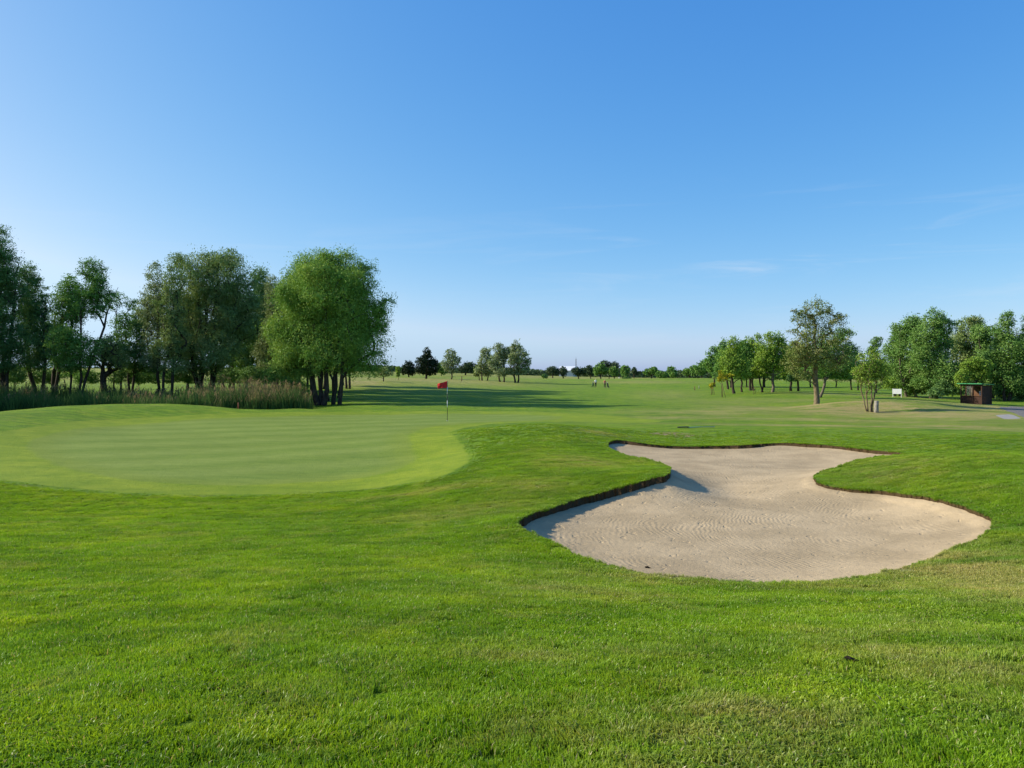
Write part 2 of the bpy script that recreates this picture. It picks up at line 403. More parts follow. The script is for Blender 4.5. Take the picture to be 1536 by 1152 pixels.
def sand_z(x, y, d, near):
    lip = RIMW[near, 2]; lawn = H0(x, y)
    top = lawn - lip
    LEN = RIMW[near, 3]; k = np.clip(-d/LEN, 0, 1); k = (1-(1-k)**1.7)*np.where(LEN > 1.2, np.clip(-d/.25, .25, 1), 1)
    fl = .13 + .006*(y-9) + .05*np.sin(x*.7+.4*y)*np.sin(y*.5)
    return top*(1-k) + np.minimum(fl, top-.02)*k
def build_sand():
    lo, hi = RIMW.min(0)-.2, RIMW.max(0)+.2
    st = .055
    xs = np.arange(lo[0], hi[0], st); ys = np.arange(lo[1], hi[1], st)
    X, Y = np.meshgrid(xs, ys); x = X.ravel(); y = Y.ravel()
    d, near = sdf(x, y, RIMW, 1.0, True)
    z = sand_z(x, y, d, near)
    # smoothed lip parameter jumps, rake ridges as real relief
    Z = z.reshape(X.shape)
    inside = (d < .12)
    for _ in range(40):
        Zs = (np.roll(Z, 1, 0)+np.roll(Z, -1, 0)+np.roll(Z, 1, 1)+np.roll(Z, -1, 1))/4
        Z = np.where((d < -.30).reshape(X.shape), Zs, Z)
    z = Z.ravel()
    # rake strokes run along the bunker, beside its left edge
    yy = np.linspace(lo[1], hi[1], 120); e0, e1 = RIMW[:, :2], np.roll(RIMW[:, :2], -1, 0); xl = np.full(120, np.nan)
    for i_, q_ in enumerate(yy):
        c_ = (e0[:, 1] > q_) != (e1[:, 1] > q_)
        if c_.any(): xl[i_] = (e0[c_, 0]+(q_-e0[c_, 1])/(e1[c_, 1]-e0[c_, 1])*(e1[c_, 0]-e0[c_, 0])).min()
    ok_ = ~np.isnan(xl); xl = np.interp(yy, yy[ok_], xl[ok_])
    for _ in range(40): xl[1:-1] = .5*xl[1:-1]+.25*(xl[:-2]+xl[2:])
    rake = x-np.interp(y, yy, xl)*.8+.12*np.sin(y*.9+x*.5)
    ok = inside.reshape(X.shape)
    q = ok[:-1, :-1] & ok[1:, :-1] & ok[:-1, 1:] & ok[1:, 1:]
    idx = np.arange(len(x)).reshape(X.shape)
    faces = np.stack([idx[:-1, :-1][q], idx[:-1, 1:][q], idx[1:, 1:][q], idx[1:, :-1][q]], 1)
    used = np.unique(faces); mp = np.full(len(x), -1); mp[used] = np.arange(len(used))
    m, t = new_mat('sand')
    p = t.pos()
    n1 = t.noise(p, 1.2, 4.0); n2 = t.noise(p, 60.0, 3.0, .8); n3 = t.noise(p, 9.0, 4.0, .7)
    c = t.mix(t.step(t.noise(p, .8, 5.0, .65), .32, .68), tuple(v*.86 for v in SAND_A), SAND_B)
    c = t.mix(t.math('MULTIPLY', t.step(n2, .5, .8), .35), c, (.24, .19, .13))
    c = t.mix(t.math('MULTIPLY', t.step(t.noise(p, 3.0, 5.0, .75), .58, .74), .35), c, (.25, .19, .12))
    spk = t.step(t.noise(p, 13.0, 3.0, .6, .5), .70, .76)
    c = t.mix(t.math('MULTIPLY', spk, .7), c, (.10, .075, .045))
    rk = t.math('ADD', t.attr('rake'), t.math('MULTIPLY', t.noise(p, .55, 3.0), .9))
    w = t.math('SINE', t.math('MULTIPLY', rk, 2*math.pi/.085))
    amp = t.math('MULTIPLY', t.step(t.noise(p, .7, 3.0), .40, .62), t.step(t.noise(p, 2.0, 3.0, .6), .28, .55))
    amp = t.math('MULTIPLY', amp, t.step(t.attr('dd'), -.12, -.5))
    h = t.math('ADD', t.math('MULTIPLY', t.math('MULTIPLY', w, amp), .0023), t.math('ADD', t.math('ADD', t.math('MULTIPLY', n3, .020), t.math('MULTIPLY', t.step(t.noise(p, 5.5, 2.0, .5, .4), .62, .72), -.012)), t.math('MULTIPLY', n2, .004)))
    nm = t.bump(h, .8, 1.0)
    t.out(t.bsdf(c, .95, .05, nm))
    o = np_mesh('bunker_sand', np.stack([x, y, z], 1)[used], mp[faces], m, attrs={'rake': ('POINT', rake[used]), 'dd': ('POINT', d[used])}, smooth=True)
    o['kind'] = 'structure'; return o
SAND_A = al(.490, .376, .222); SAND_B = al(.578, .445, .266)
# ------------------------------------------------------------------ grass standing on the near lawn
def mat_blade():
    m, t = new_mat('grass_blade')
    c, dd, _ = lawn_colour(t, t.attr('dry', True), True)
    rnd = t.attr('rnd'); hg = t.attr('hgt')
    c = t.mix(t.math('MULTIPLY', t.step(rnd, .55, 1.0), .5), c, al(.17, .26, .035))
    c = t.mix(t.step(rnd, .955, .965), c, al(.36, .30, .15))
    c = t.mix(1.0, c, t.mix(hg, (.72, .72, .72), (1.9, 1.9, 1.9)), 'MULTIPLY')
    d = t.n.new('ShaderNodeBsdfDiffuse'); t.l.new(c, d.inputs['Color'])
    tr = t.n.new('ShaderNodeBsdfTranslucent'); t.l.new(t.mix(1.0, c, (1.25, 1.2, .6), 'MULTIPLY'), tr.inputs['Color'])
    gl = t.n.new('ShaderNodeBsdfGlossy'); gl.inputs['Roughness'].default_value = .38; gl.inputs['Color'].default_value = (.8, .85, .8, 1)
    a = t.n.new('ShaderNodeMixShader'); a.inputs[0].default_value = .42; t.l.new(d.outputs[0], a.inputs[1]); t.l.new(tr.outputs[0], a.inputs[2])
    b = t.n.new('ShaderNodeMixShader'); b.inputs[0].default_value = .02; t.l.new(a.outputs[0], b.inputs[1]); t.l.new(gl.outputs[0], b.inputs[2])
    t.out(b.outputs[0]); return m
def blade_patch(name, n, half, h0, h1, w, lean, mat, bias=(0, 0)):
    x = rng.uniform(-half, half, n); y = rng.uniform(-half, half, n)
    h = rng.uniform(h0, h1, n); a = rng.uniform(0, 2*np.pi, n); w = w*rng.uniform(.7, 1.3, n)
    la = rng.uniform(0, 2*np.pi, n); l = np.abs(rng.normal(0, lean, n))
    dx, dy = np.cos(la)*l+bias[0], np.sin(la)*l+bias[1]
    ca, sa = np.cos(a)*w/2, np.sin(a)*w/2
    z0 = np.full(n, -.01)
    V = np.empty((n, 5, 3))
    V[:, 0] = np.stack([x-ca, y-sa, z0], 1); V[:, 1] = np.stack([x+ca, y+sa, z0], 1)
    mx, my = x+dx*h*.45, y+dy*h*.45
    V[:, 2] = np.stack([mx+ca*.8, my+sa*.8, h*.6], 1); V[:, 3] = np.stack([mx-ca*.8, my-sa*.8, h*.6], 1)
    V[:, 4] = np.stack([x+dx*h*1.25, y+dy*h*1.25, h*(1-.25*np.clip(l, 0, 1.4))], 1)
    b = np.arange(n)[:, None]*5
    q = b+np.array([0, 1, 2, 3]); tr = b+np.array([3, 2, 4])
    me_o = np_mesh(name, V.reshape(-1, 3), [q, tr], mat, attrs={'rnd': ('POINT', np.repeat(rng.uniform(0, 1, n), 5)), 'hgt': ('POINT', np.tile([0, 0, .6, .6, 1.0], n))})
    COL.objects.unlink(me_o)
    return me_o
def build_grass():
    mat = mat_blade()
    pc = bpy.data.collections.new('grass_tufts')
    for k in range(6):
        b = (rng.normal(0, .18), rng.normal(0, .18))
        pc.objects.link(blade_patch(f'grass_tuft', 560, .115, .016, .046, .0050, .5, mat, b))
    for k in range(2): pc.objects.link(blade_patch('grass_coarse', 330, .12, .014, .034, .0075, .9, mat))
    pc.objects.link(blade_patch('grass_tuft_long', 40, .045, .03, .075, .0048, .45, mat))
    names = sorted(o.name for o in pc.objects)
    longi = names.index('grass_tuft_long')
    # points over the lawn in view
    st = .155
    gx, gy = np.meshgrid(np.arange(-27, 27, st), np.arange(2.0, 36, st))
    x = (gx+rng.uniform(-.06, .06, gx.shape)).ravel(); y = (gy+rng.uniform(-.06, .06, gx.shape)).ravel()
    r = np.hypot(x, y); th = np.abs(np.arctan2(x, y))
    keep = ((th < .72) | (r < 5.5)) & (r < 35) & (r > 1.5)
    keep &= rng.uniform(0, 1, len(x)) < np.clip(1-(r-22)/13, 0, 1)
    x, y = x[keep], y[keep]
    d = sdf(x, y, RIMW, 1.0); f = sdf(x, y, FRINGE, 2.0)
    keep = (d > .10) & (f > .03)
    x, y = x[keep], y[keep]
    fine_i = [i for i, q in enumerate(names) if q.startswith('grass_tuft') and i != longi]; coarse_i = [i for i, q in enumerate(names) if q.startswith('grass_coarse')]
    idx = rng.choice(fine_i, len(x))
    pn = np.sin(x*1.9+1.7*np.sin(y*1.3))+np.sin(y*2.3+1.4*np.sin(x*1.1+2))+.8*np.sin(x*4.1+y*3.3)
    co = pn+rng.normal(0, .5, len(x)) > np.where(x > 0, .75, 1.25); idx[co] = rng.choice(coarse_i, co.sum())
    sc = rng.uniform(.8, 1.2, len(x))*np.clip(f[keep]/.5, .3, 1)*np.clip(1.25-np.hypot(x, y)/36, .55, 1)
    # turf overhanging the bunker edge
    P = RIMW[:, :2]; Q = np.roll(P, -1, 0)
    ex, ey, es = [], [], []
    for a, b, lp in zip(P, Q, RIMW[:, 2]):
        L = np.hypot(*(b-a)); n = max(1, int(L/.016)); nrm = np.array([-(b-a)[1], (b-a)[0]])/max(L, 1e-6)
        for k in range(n):
            p = a+(b-a)*(k+rng.uniform())/n
            off = rng.uniform(-.09, .09)
            ex.append(p[0]); ey.append(p[1]); es.append((nrm[0], nrm[1], off))
    ex = np.array(ex); ey = np.array(ey); es = np.array(es)
    s1 = sdf(ex+es[:, 0]*.05, ey+es[:, 1]*.05, RIMW, 1.0)
    sg = np.where(s1 > 0, 1, -1)
    ex = ex+es[:, 0]*sg*np.maximum(es[:, 2], 0.0); ey = ey+es[:, 1]*sg*np.maximum(es[:, 2], 0.0)
    X = np.concatenate([x, ex]); Y = np.concatenate([y, ey])
    I = np.concatenate([idx, np.full(len(ex), longi)]); S = np.concatenate([sc, rng.uniform(.3, .72, len(ex))*np.clip(.75+.6*np.sin(ex*7+2*np.sin(ey*5))*np.sin(ey*6+ex*3), .35, 1.4)])
    e = .06
    dd = sdf(X, Y, RIMW, 2.0)
    Z = H0(X, Y) + .035*np.exp(-(np.maximum(dd, 0)/.35)**2)
    nx = -(H0(X+e, Y)-H0(X-e, Y))/(2*e); ny = -(H0(X, Y+e)-H0(X, Y-e))/(2*e)
    nn = np.sqrt(nx*nx+ny*ny+1); nx, ny, nz = nx/nn, ny/nn, 1/nn
    g = rng.uniform(0, 2*np.pi, len(X))
    px = np.cos(g)*nx+np.sin(g)*ny; pyy = -np.sin(g)*nx+np.cos(g)*ny
    # turf at the very edge leans out over the sand
    nl = len(x); hang = np.zeros(len(X)); hang[nl:] = np.clip(1-dd[nl:]/.04, 0, 1)*rng.uniform(.5, 1.6, len(ex))
    gxx = (sdf(X[nl:]+.02, Y[nl:], RIMW, 1.0)-sdf(X[nl:]-.02, Y[nl:], RIMW, 1.0))/.04; gyy = (sdf(X[nl:], Y[nl:]+.02, RIMW, 1.0)-sdf(X[nl:], Y[nl:]-.02, RIMW, 1.0))/.04
    nx[nl:] -= hang[nl:]*gxx; ny[nl:] -= hang[nl:]*gyy
    nn = np.sqrt(nx*nx+ny*ny+nz*nz); nx, ny, nz = nx/nn, ny/nn, nz/nn
    px = np.cos(g)*nx+np.sin(g)*ny; pyy = -np.sin(g)*nx+np.cos(g)*ny
    rot = np.stack([-np.arcsin(pyy), np.arctan2(px, nz), g], 1)
    me = bpy.data.meshes.new('grass')
    me.vertices.add(len(X)); me.vertices.foreach_set('co', np.stack([X, Y, Z], 1).astype(np.float32).ravel())
    a = me.attributes.new('rot', 'FLOAT_VECTOR', 'POINT'); a.data.foreach_set('vector', rot.astype(np.float32).ravel())
    a = me.attributes.new('idx', 'INT', 'POINT'); a.data.foreach_set('value', I.astype(np.int32))
    a = me.attributes.new('size', 'FLOAT', 'POINT'); a.data.foreach_set('value', S.astype(np.float32))
    a = me.attributes.new('dry', 'FLOAT', 'POINT'); a.data.foreach_set('value', dryness(X, Y).astype(np.float32))
    me.materials.append(mat)
    o = link(bpy.data.objects.new('grass', me))
    tag(o, 'short mown green grass covering the near lawn round the bunker', 'grass', kind='stuff')
    ng = bpy.data.node_groups.new('grass_scatter', 'GeometryNodeTree')
    ng.interface.new_socket('Geometry', in_out='INPUT', socket_type='NodeSocketGeometry')
    ng.interface.new_socket('Geometry', in_out='OUTPUT', socket_type='NodeSocketGeometry')
    N, L = ng.nodes, ng.links
    gi, go = N.new('NodeGroupInput'), N.new('NodeGroupOutput')
    ci = N.new('GeometryNodeCollectionInfo'); ci.inputs['Collection'].default_value = pc
    ci.inputs['Separate Children'].default_value = True; ci.inputs['Reset Children'].default_value = True
    ip = N.new('GeometryNodeInstanceOnPoints'); ip.inputs['Pick Instance'].default_value = True
    def named(nm, typ):
        nd = N.new('GeometryNodeInputNamedAttribute'); nd.data_type = typ; nd.inputs['Name'].default_value = nm
        return [s for s in nd.outputs if s.enabled][0]
    L.new(gi.outputs[0], ip.inputs['Points']); L.new(ci.outputs[0], ip.inputs['Instance'])
    L.new(named('idx', 'INT'), ip.inputs['Instance Index'])
    L.new(named('rot', 'FLOAT_VECTOR'), ip.inputs['Rotation'])
    L.new(named('size', 'FLOAT'), ip.inputs['Scale'])
    L.new(ip.outputs[0], go.inputs[0])
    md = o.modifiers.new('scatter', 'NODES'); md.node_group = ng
    print('grass points', len(X))

def strands(n, x, y, z, h, w, lean, tip):
    """upright curved strips: n blades as two quads and a tip"""
    a = rng.uniform(0, 2*np.pi, n); la = rng.uniform(0, 2*np.pi, n); l = np.abs(rng.normal(0, lean, n))
    ca, sa = np.cos(a)*w/2, np.sin(a)*w/2; dx, dy = np.cos(la)*l, np.sin(la)*l
    V = np.empty((n, 6, 3))
    for k, (s, ww) in enumerate(((0, 1), (.55, .9), (1, tip))):
        ox, oy = x+dx*h*s*s, y+dy*h*s*s; zz = z+h*s*(1-.3*l*s)
        V[:, 2*k] = np.stack([ox-ca*ww, oy-sa*ww, zz], 1); V[:, 2*k+1] = np.stack([ox+ca*ww, oy+sa*ww, zz], 1)
    b = np.arange(n)[:, None]*6
    return V.reshape(-1, 3), np.concatenate([b+np.array([0, 1, 3, 2]), b+np.array([2, 3, 5, 4])])
def build_reeds():
    nc = 900; per = 60
    px = rng.uniform(-130, 462, nc); Y = rng.uniform(52.5, 71, nc)**1.0
    lim = np.interp(px, [-130, 0, 250, 340, 420, 478], [50.5, 51.5, 54.5, 55, 57, 60.5])
    k = Y > lim; px, Y = px[k], Y[k]; nc = len(px)
    cx = to_x(px, Y)
    tall = np.interp(px, [-130, 0, 180, 230, 280, 330, 400, 440, 478], [2.0, 2.0, 1.8, 1.7, 1.9, 2.2, 2.2, 1.8, 1.2])*rng.uniform(.5, 1.15, nc)
    oldc = np.clip(np.interp(px, [-130, 150, 240, 290, 330, 400, 440, 478], [.12, .2, .36, .48, .62, .6, .35, .25])+rng.normal(0, .28, nc)+(Y-61)*.02, 0, 1)
    la = rng.uniform(0, 2*np.pi, nc); ll = rng.uniform(.0, .30, nc)
    r = rng.uniform(.25, .8, nc)
    c = np.repeat(np.arange(nc), per); n = len(c)
    x = cx[c]+rng.normal(0, 1, n)*r[c]*.6; y = Y[c]+rng.normal(0, 1, n)*r[c]*.6; z = H0(x, y)
    h = tall[c]*rng.uniform(.45, 1.08, n)
    V, Fc = strands(n, x, y, z-.03, h, rng.uniform(.028, .06, n), .20, .25)
    lean = (np.tile([0, 0, .3, .3, 1, 1], n)*np.repeat(h*ll[c], 6))
    V[:, 0] += lean*np.repeat(np.cos(la[c]), 6); V[:, 1] += lean*np.repeat(np.sin(la[c]), 6)
    rnd = np.repeat(rng.uniform(0, 1, n), 6); hg = np.tile([0, 0, .55, .55, 1, 1], n); old = np.repeat(oldc[c], 6)
    # feathery seed heads on the older clumps
    T_ = (V[4::6]+V[5::6])/2
    sel = np.where((oldc[c] > .45) & (h > .8*tall[c]) & (rng.uniform(0, 1, n) < .22))[0]
    ps, pf, base = [], [], len(V)
    for q in range(5):
        P = T_[sel]+np.stack([rng.normal(0, .05, len(sel)), rng.normal(0, .05, len(sel)), rng.uniform(-.12, .16, len(sel))], 1)
        a = np.stack([rng.normal(0, .4, len(sel)), rng.normal(0, .4, len(sel)), np.ones(len(sel))], 1)*rng.uniform(.06, .13, len(sel))[:, None]
        b = rng.normal(size=(len(sel), 3))*.022
        ps.append(np.stack([P-a, P+b, P+a, P-b], 1).reshape(-1, 3))
    pv = np.concatenate(ps); npz = len(pv)//4
    Fc = np.concatenate([Fc, base+np.arange(npz*4).reshape(-1, 4)]); V = np.concatenate([V, pv])
    rnd = np.concatenate([rnd, np.repeat(rng.uniform(0, 1, npz), 4)]); hg = np.concatenate([hg, np.full(npz*4, 1.0)]); old = np.concatenate([old, np.full(npz*4, 1.0)])
    m, t = new_mat('reed')
    c = t.mix(t.attr('rnd'), al(.055, .125, .035), al(.12, .21, .055))
    c = t.mix(t.step(t.math('ADD', t.math('MULTIPLY', t.attr('rnd'), .35), t.math('MULTIPLY', t.attr('old'), t.step(t.attr('hgt'), .1, .95, .35, 1.0))), .74, 1.2), c, (.26, .18, .085))
    c = t.mix(t.math('MULTIPLY', t.step(t.attr('hgt'), .6, 1.0), t.step(t.attr('old'), .35, .8)), c, (.26, .20, .10))
    d = t.n.new('ShaderNodeBsdfDiffuse'); t.l.new(c, d.inputs['Color'])
    tr = t.n.new('ShaderNodeBsdfTranslucent'); t.l.new(c, tr.inputs['Color'])
    a = t.n.new('ShaderNodeMixShader'); a.inputs[0].default_value = .35; t.l.new(d.outputs[0], a.inputs[1]); t.l.new(tr.outputs[0], a.inputs[2])
    t.out(a.outputs[0])
    o = np_mesh('reeds', V, Fc, m, attrs={'rnd': ('POINT', rnd), 'hgt': ('POINT', hg), 'old': ('POINT', old)})
    tag(o, 'tall green and russet reeds filling the ditch behind the green', 'reeds', kind='stuff')
# ------------------------------------------------------------------ trees
def mat_leaf(name, ca, cb, cc, trans=.17):
    ca, cb, cc = al(*ca), al(*cb), al(*cc)
    m, t = new_mat(name)
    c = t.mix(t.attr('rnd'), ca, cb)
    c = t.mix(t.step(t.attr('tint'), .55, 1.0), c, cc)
    d = t.n.new('ShaderNodeBsdfDiffuse'); t.l.new(c, d.inputs['Color'])
    tr = t.n.new('ShaderNodeBsdfTranslucent'); t.l.new(t.mix(1.0, c, (1.2, 1.2, .6), 'MULTIPLY'), tr.inputs['Color'])
    gl = t.n.new('ShaderNodeBsdfGlossy'); gl.inputs['Roughness'].default_value = .5
    a = t.n.new('ShaderNodeMixShader'); a.inputs[0].default_value = trans; t.l.new(d.outputs[0], a.inputs[1]); t.l.new(tr.outputs[0], a.inputs[2])
    b = t.n.new('ShaderNodeMixShader'); b.inputs[0].default_value = .012; t.l.new(a.outputs[0], b.inputs[1]); t.l.new(gl.outputs[0], b.inputs[2])
    t.out(b.outputs[0]); return m
LEAF = {
 'willow': mat_leaf('willow_leaf', (0.157, 0.302, 0.050), (0.264, 0.432, 0.078), (0.389, 0.535, 0.111)),
 'olive':  mat_leaf('olive_leaf', (0.183, 0.281, 0.080), (0.287, 0.393, 0.126), (0.409, 0.476, 0.183)),
 'broad':  mat_leaf('broad_leaf', (0.106, 0.240, 0.051), (0.183, 0.352, 0.074), (0.275, 0.451, 0.089)),
 'alder':  mat_leaf('alder_leaf', (0.092, 0.205, 0.066), (0.164, 0.302, 0.086), (0.250, 0.396, 0.112)),
 'lime':   mat_leaf('lime_leaf', (0.184, 0.328, 0.041), (0.282, 0.430, 0.059), (0.367, 0.498, 0.076)),
 'robinia': mat_leaf('robinia_leaf', (0.167, 0.226, 0.054), (0.244, 0.309, 0.078), (0.345, 0.340, 0.128)),
 'wood':   mat_leaf('wood_leaf', (0.119, 0.257, 0.056), (0.198, 0.353, 0.077), (0.276, 0.427, 0.098)),
 'pine':   mat_leaf('pine_needle', (.018, .040, .018), (.030, .055, .024), (.042, .065, .030), .1),
 'gold':   mat_leaf('gold_leaf', (0.422, 0.405, 0.022), (0.584, 0.495, 0.030), (0.324, 0.390, 0.030)),
 'silver': mat_leaf('silver_leaf', (0.227, 0.309, 0.132), (0.322, 0.398, 0.187), (0.393, 0.453, 0.232)),
 'far':    mat_leaf('far_leaf', (0.059, 0.103, 0.049), (0.085, 0.137, 0.064), (0.116, 0.166, 0.071)),
}
def mat_bark(name, a, b):
    m, t = new_mat(name)
    tc = t.n.new('ShaderNodeTexCoord').outputs['Object']
    n = t.noise(t.scale(tc, (6, 6, 1.2)), 2.0, 5.0, .65)
    c = t.mix(t.step(n, .35, .65), a, b)
    t.out(t.bsdf(c, .9, .1, t.bump(n, .7, .06))); return m
BARK = {'dark': mat_bark('dark_bark', (.030, .024, .018), (.085, .066, .048)), 'grey': mat_bark('grey_bark', (.09, .075, .055), (.20, .165, .12)),
        'tan': mat_bark('tan_bark', (.11, .085, .05), (.23, .18, .105))}

def tree(name, label, cat, px, Y, stems, lobes, leaf='broad', bark='dark', lai=3.2, thick=.16, group=None, droop=0.0, slim=.5, clus=1.0, seed=None, small=False, dz=0.0, grow=1.1, fill=.34):
    """stems: photo columns where trunks meet the ground (or (column, lean) pairs); lobes: (column, row, half width, half height) of the crown masses"""
    g = np.random.default_rng(seed if seed is not None else int(abs(px)*7+Y*13) % 99991)
    x0 = to_x(px, Y); z0 = H(x0, Y)+dz
    root = thing(name, label, cat, (x0, Y, z0), group=group)
    k = Y/F
    L = np.array([((a-px)*k, 0, ZC-(b-HOR)*k-z0, c*k*grow, d*k*grow) for a, b, c, d in lobes])
    wid = (L[:, 0]+L[:, 3]).max()-(L[:, 0]-L[:, 3]).min()
    L[:, 1] = g.uniform(-.35, .35, len(L))*np.minimum(wid*.5, L[:, 3]*1.3)
    if len(L) == 1: L[:, 1] = 0
    gx_, gz_ = np.meshgrid(np.linspace((L[:, 0]-L[:, 3]).min(), (L[:, 0]+L[:, 3]).max(), 70), np.linspace((L[:, 2]-L[:, 4]).min(), (L[:, 2]+L[:, 4]).max(), 70))
    cov = (((gx_[..., None]-L[:, 0])/L[:, 3])**2+((gz_[..., None]-L[:, 2])/L[:, 4])**2 < 1).any(-1)
    area = cov.mean()*np.ptp(gx_)*np.ptp(gz_)
    llen = float(np.clip(Y*.0021, .12, 1.0))*(1.25 if slim < .4 else 1.0); lw = llen*slim
    n_leaf = int(np.clip(lai*1.35*area/(llen*lw*.27), 500, 150000))
    rc = float(np.clip(math.sqrt(area)*.085, .18, 1.5))/clus
    n_cl = int(np.clip(area/(rc*rc)*1.9, 18, 480))
    p = (L[:, 3]*L[:, 4])**1.15; p = p/p.sum()
    li = g.choice(len(L), n_cl, p=p)
    v = g.normal(size=(n_cl, 3)); v /= np.linalg.norm(v, axis=1)[:, None]
    rad = np.where(g.uniform(size=n_cl) < .08, g.uniform(.93, 1.05, n_cl), g.uniform(0, 1, n_cl)**.40*.95)
    ry = L[li, 3]*.5+np.minimum(L[li, 3], L[li, 4])*.5
    C = np.stack([L[li, 0]+v[:, 0]*rad*L[li, 3], L[li, 1]+v[:, 1]*rad*ry, L[li, 2]+v[:, 2]*rad*L[li, 4]], 1)
    kk_ = C[:, 2] > .15; C = C[kk_]; li0 = li[kk_]; n_cl = len(C)
    # leaves
    per = g.dirichlet(np.full(n_cl, 3.0)); ci = g.choice(n_cl, n_leaf, p=per)
    s = rc*g.uniform(.6, 1.25, n_cl)
    o = np.clip(g.normal(size=(n_leaf, 3)), -1.7, 1.7)*(s[ci]*.72)[:, None]
    o[:, 2] *= .7
    # leafy shoots: leaves of a clump gather along a few lines
    ns = 7
    sd = g.normal(size=(n_cl, ns, 3)); sd[:, :, 2] = sd[:, :, 2]*.6-droop*1.6; sd /= np.linalg.norm(sd, axis=2)[:, :, None]
    w = g.integers(0, ns, n_leaf); tt = g.uniform(.1, 1.3, n_leaf)
    along = sd[ci, w]*(tt*s[ci])[:, None]; along[:, 2] -= droop*(tt**2)*s[ci]*.55
    mixf = np.where(g.uniform(size=n_leaf) < .6, 1.0, 0.0)[:, None]
    P = C[ci]+mixf*(along+o*.22)+(1-mixf)*o
    # loose foliage between the clumps, most of it near the outside of each mass
    lf = li0[ci].copy(); nf = int(n_leaf*fill); lf[:nf] = g.choice(len(L), nf, p=p)
    q = g.normal(size=(nf, 3)); q /= np.linalg.norm(q, axis=1)[:, None]; q *= (g.uniform(0, 1, nf)**.30)[:, None]
    rr3 = np.stack([L[:, 3], L[:, 3]*.5+np.minimum(L[:, 3], L[:, 4])*.5, L[:, 4]], 1)
    b0 = L[lf[:nf], :3]+q*rr3[lf[:nf]]; wl = 2.6/max(rc, .25); ph = g.uniform(0, 6, 6)
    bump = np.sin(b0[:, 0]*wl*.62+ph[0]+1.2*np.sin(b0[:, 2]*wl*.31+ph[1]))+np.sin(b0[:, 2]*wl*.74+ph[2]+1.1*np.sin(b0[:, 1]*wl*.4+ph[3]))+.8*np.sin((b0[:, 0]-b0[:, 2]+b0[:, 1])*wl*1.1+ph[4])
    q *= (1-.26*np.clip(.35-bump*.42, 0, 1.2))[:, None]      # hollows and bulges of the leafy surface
    P[:nf] = L[lf[:nf], :3]+q*rr3[lf[:nf]]
    P[:, 2] = np.maximum(P[:, 2], .05)
    outw = (P-L[lf, :3])/rr3[lf]; outw /= np.linalg.norm(outw, axis=1)[:, None]+1e-6
    a = g.normal(size=(n_leaf, 3)); a = a*.7+sd[ci, w]*.8; a[:, 2] -= droop*.9; a /= np.linalg.norm(a, axis=1)[:, None]
    nr = g.normal(size=(n_leaf, 3))*.75+outw*.6+np.array([0, 0, .3]); b = np.cross(a, nr); b /= np.linalg.norm(b, axis=1)[:, None]+1e-9
    ll = llen*g.uniform(.6, 1.35, n_leaf)[:, None]; ww = lw*g.uniform(.6, 1.3, n_leaf)[:, None]
    V = np.empty((n_leaf, 4, 3))
    V[:, 0] = P-a*ll*.5; V[:, 1] = P+b*ww*.5-a*ll*.06; V[:, 2] = P+a*ll*.5; V[:, 3] = P-b*ww*.5-a*ll*.06
    tint = g.uniform(0, 1, n_cl)
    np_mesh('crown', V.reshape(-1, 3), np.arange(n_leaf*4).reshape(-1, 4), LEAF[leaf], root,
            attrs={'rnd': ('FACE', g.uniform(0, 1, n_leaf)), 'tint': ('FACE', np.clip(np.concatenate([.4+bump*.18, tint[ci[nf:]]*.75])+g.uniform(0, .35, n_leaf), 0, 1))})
    # trunks and limbs: every clump is joined to the nearest wood below it
    st = [(q, 0.0) if not hasattr(q, '__len__') else q for q in stems]
    if not st: return root
    sx = np.array([(q-px)*k for q, _ in st]); sy = g.uniform(-.3, .3, len(st))*min(1.0, wid*.15)
    if len(st) == 1: sy[:] = 0
    top = (L[:, 2]+L[:, 4]*.45).max(); zmid = np.average(L[:, 2], weights=p)
    own = np.abs(C[:, 0][:, None]-sx[None, :]-(C[:, 2][:, None]/max(top, .1))*np.array([l for _, l in st])*k).argmin(1)
    for i, (q, lean) in enumerate(st):
        cc = C[own == i]
        if len(cc) > 130: cc = cc[g.choice(len(cc), 130, replace=False)]
        hh = top*g.uniform(.82, 1.0) if len(cc) < 2 else min(top, np.percentile(cc[:, 2], 82))
        tx = sx[i]+lean*k if lean else (sx[i]*.5+.5*(np.mean(cc[:, 0]) if len(cc) else sx[i]))
        nseg = 9; tz = np.linspace(0, 1, nseg+1)
        wob = np.cumsum(g.normal(0, .012*hh, (nseg+1, 2)), 0); wob[0] = 0
        N = [np.array([sx[i]+(tx-sx[i])*q_**1.2+wob[j, 0], sy[i]+wob[j, 1], hh*q_]) for j, q_ in enumerate(tz)]
        par = [-1]+list(range(nseg)); cnt = [0]*(nseg+1)
        cc = cc[np.argsort(np.linalg.norm(cc-np.array([tx, sy[i], hh*.4]), axis=1))] if len(cc) else cc
        for c in cc:
            A = np.array(N); dlt = c-A; dist = np.linalg.norm(dlt, axis=1)
            cost = dist+np.where(A[:, 2] > c[2]-.15*dist, 1.2*dist, 0)+np.where(A[:, 2] < hh*.14, 3*dist, 0)
            j = int(cost.argmin()); m1 = A[j]+dlt[j]*.5+np.array([g.normal(0, .06), g.normal(0, .06), .08])*dist[j]
            N.append(m1); par.append(j); cnt.append(0); N.append(c); par.append(len(N)-2); cnt.append(1)
        tot = np.array(cnt, float); tot[:nseg+1] += .25
        for j in range(len(N)-1, 0, -1): tot[par[j]] += tot[j]
        r0 = thick*g.uniform(.85, 1.15)
        rad = r0*np.clip(tot/tot[0], 0, 1)**.46
        rad[0] *= 1.25
        rad = np.maximum(rad, .010 if small else max(.018, Y*.00022))
        n = 6 if Y < 130 else 4
        ang = np.arange(n)*2*np.pi/n
        vv, ff = [], []
